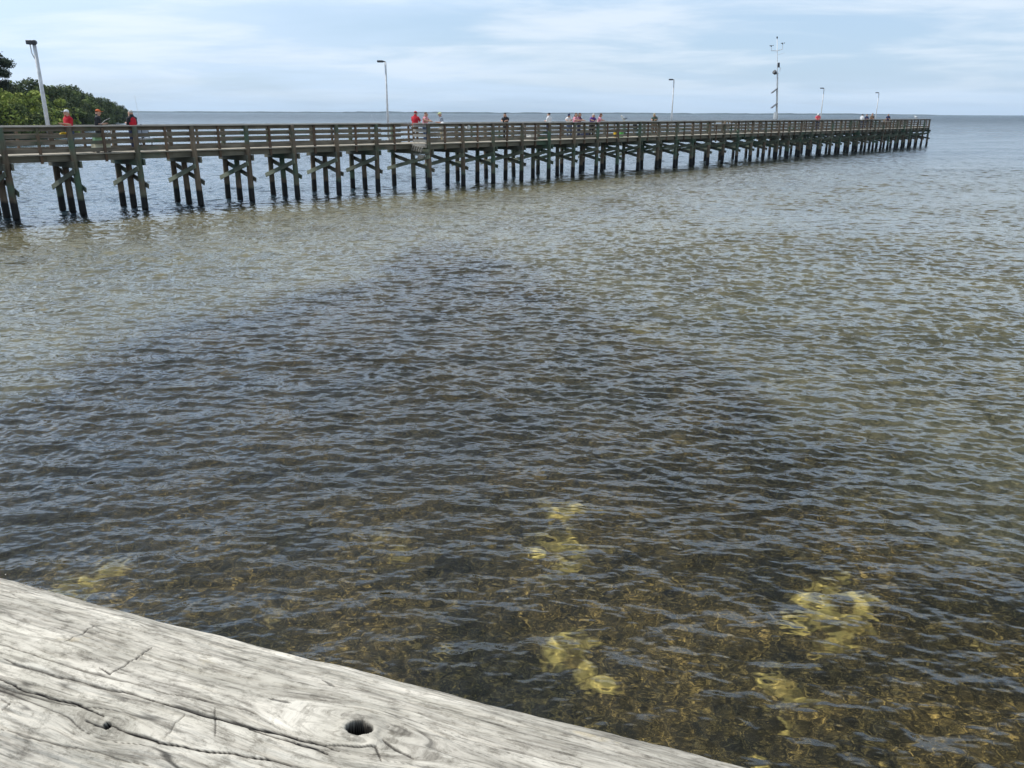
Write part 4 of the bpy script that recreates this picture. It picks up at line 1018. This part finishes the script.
e[0].position = .35; e[0].color = (.74, .73, .71, 1); e[1].position = .62; e[1].color = (1.08, 1.07, 1.05, 1)
col = mulc(c6.outputs[0], mulc(mulc(mulc(mulc(c1.outputs[0], c2.outputs[0]), c3.outputs[0]), c4.outputs[0]), c5.outputs[0]))
ws = N(n, 'ShaderNodeMapRange'); l.new(gn((14, 20, 1), 5, .6, 21), ws.inputs[0]); ws.inputs[1].default_value = .66; ws.inputs[2].default_value = .74; ws.inputs[4].default_value = .5
x = N(n, 'ShaderNodeMix', data_type='RGBA'); l.new(ws.outputs[0], x.inputs[0]); l.new(col, x.inputs[6]); x.inputs[7].default_value = (.52, .42, .24, 1); col = x.outputs[2]
x = N(n, 'ShaderNodeMix', data_type='RGBA'); l.new(ac.outputs['Fac'], x.inputs[0]); l.new(col, x.inputs[6]); x.inputs[7].default_value = (.010, .009, .009, 1)
l.new(x.outputs[2], b.inputs['Base Color']); b.inputs['Roughness'].default_value = .85; b.inputs['Specular IOR Level'].default_value = .25
bp = N(n, 'ShaderNodeBump'); bp.inputs['Strength'].default_value = .7; bp.inputs['Distance'].default_value = .0012
l.new(gn((45, 500, 1), 5, .7, 2), bp.inputs['Height']); l.new(bp.outputs[0], b.inputs['Normal'])
log_me.materials.append(m)
# two stub piles hold the log up outside the picture
for sgn_s, nm in ((s_lo - 1.6, 'a'), (s_hi + 1.2, 'b')):
    q = base + dlog * sgn_s
    o = MB().tube([(q.x, q.y, -1.6), (q.x, q.y, 1), (q.x, q.y, q.z - LR * .9)], [.15, .14, .13], 16).build('support_pile', M['pile'], None, sm=True)
    o.parent = lg

# ---------------------------------------------------------------- air between here and the far shore
HAZE = 0.00008
if HAZE > 0:
    o = MB().box((0, 0, 30), (11200, 11200, 70)).build('haze', M['white'], None); o.data.materials.clear(); tag(o, kind='stuff')
    m = bpy.data.materials.new('haze'); m.use_nodes = True; m.node_tree.nodes.clear(); vo = m.node_tree.nodes.new('ShaderNodeOutputMaterial'); pv = m.node_tree.nodes.new('ShaderNodeVolumePrincipled')
    pv.inputs['Color'].default_value = (.66, .83, 1.0, 1); pv.inputs['Density'].default_value = HAZE; pv.inputs['Anisotropy'].default_value = .2
    m.node_tree.links.new(pv.outputs[0], vo.inputs['Volume']); o.data.materials.append(m)
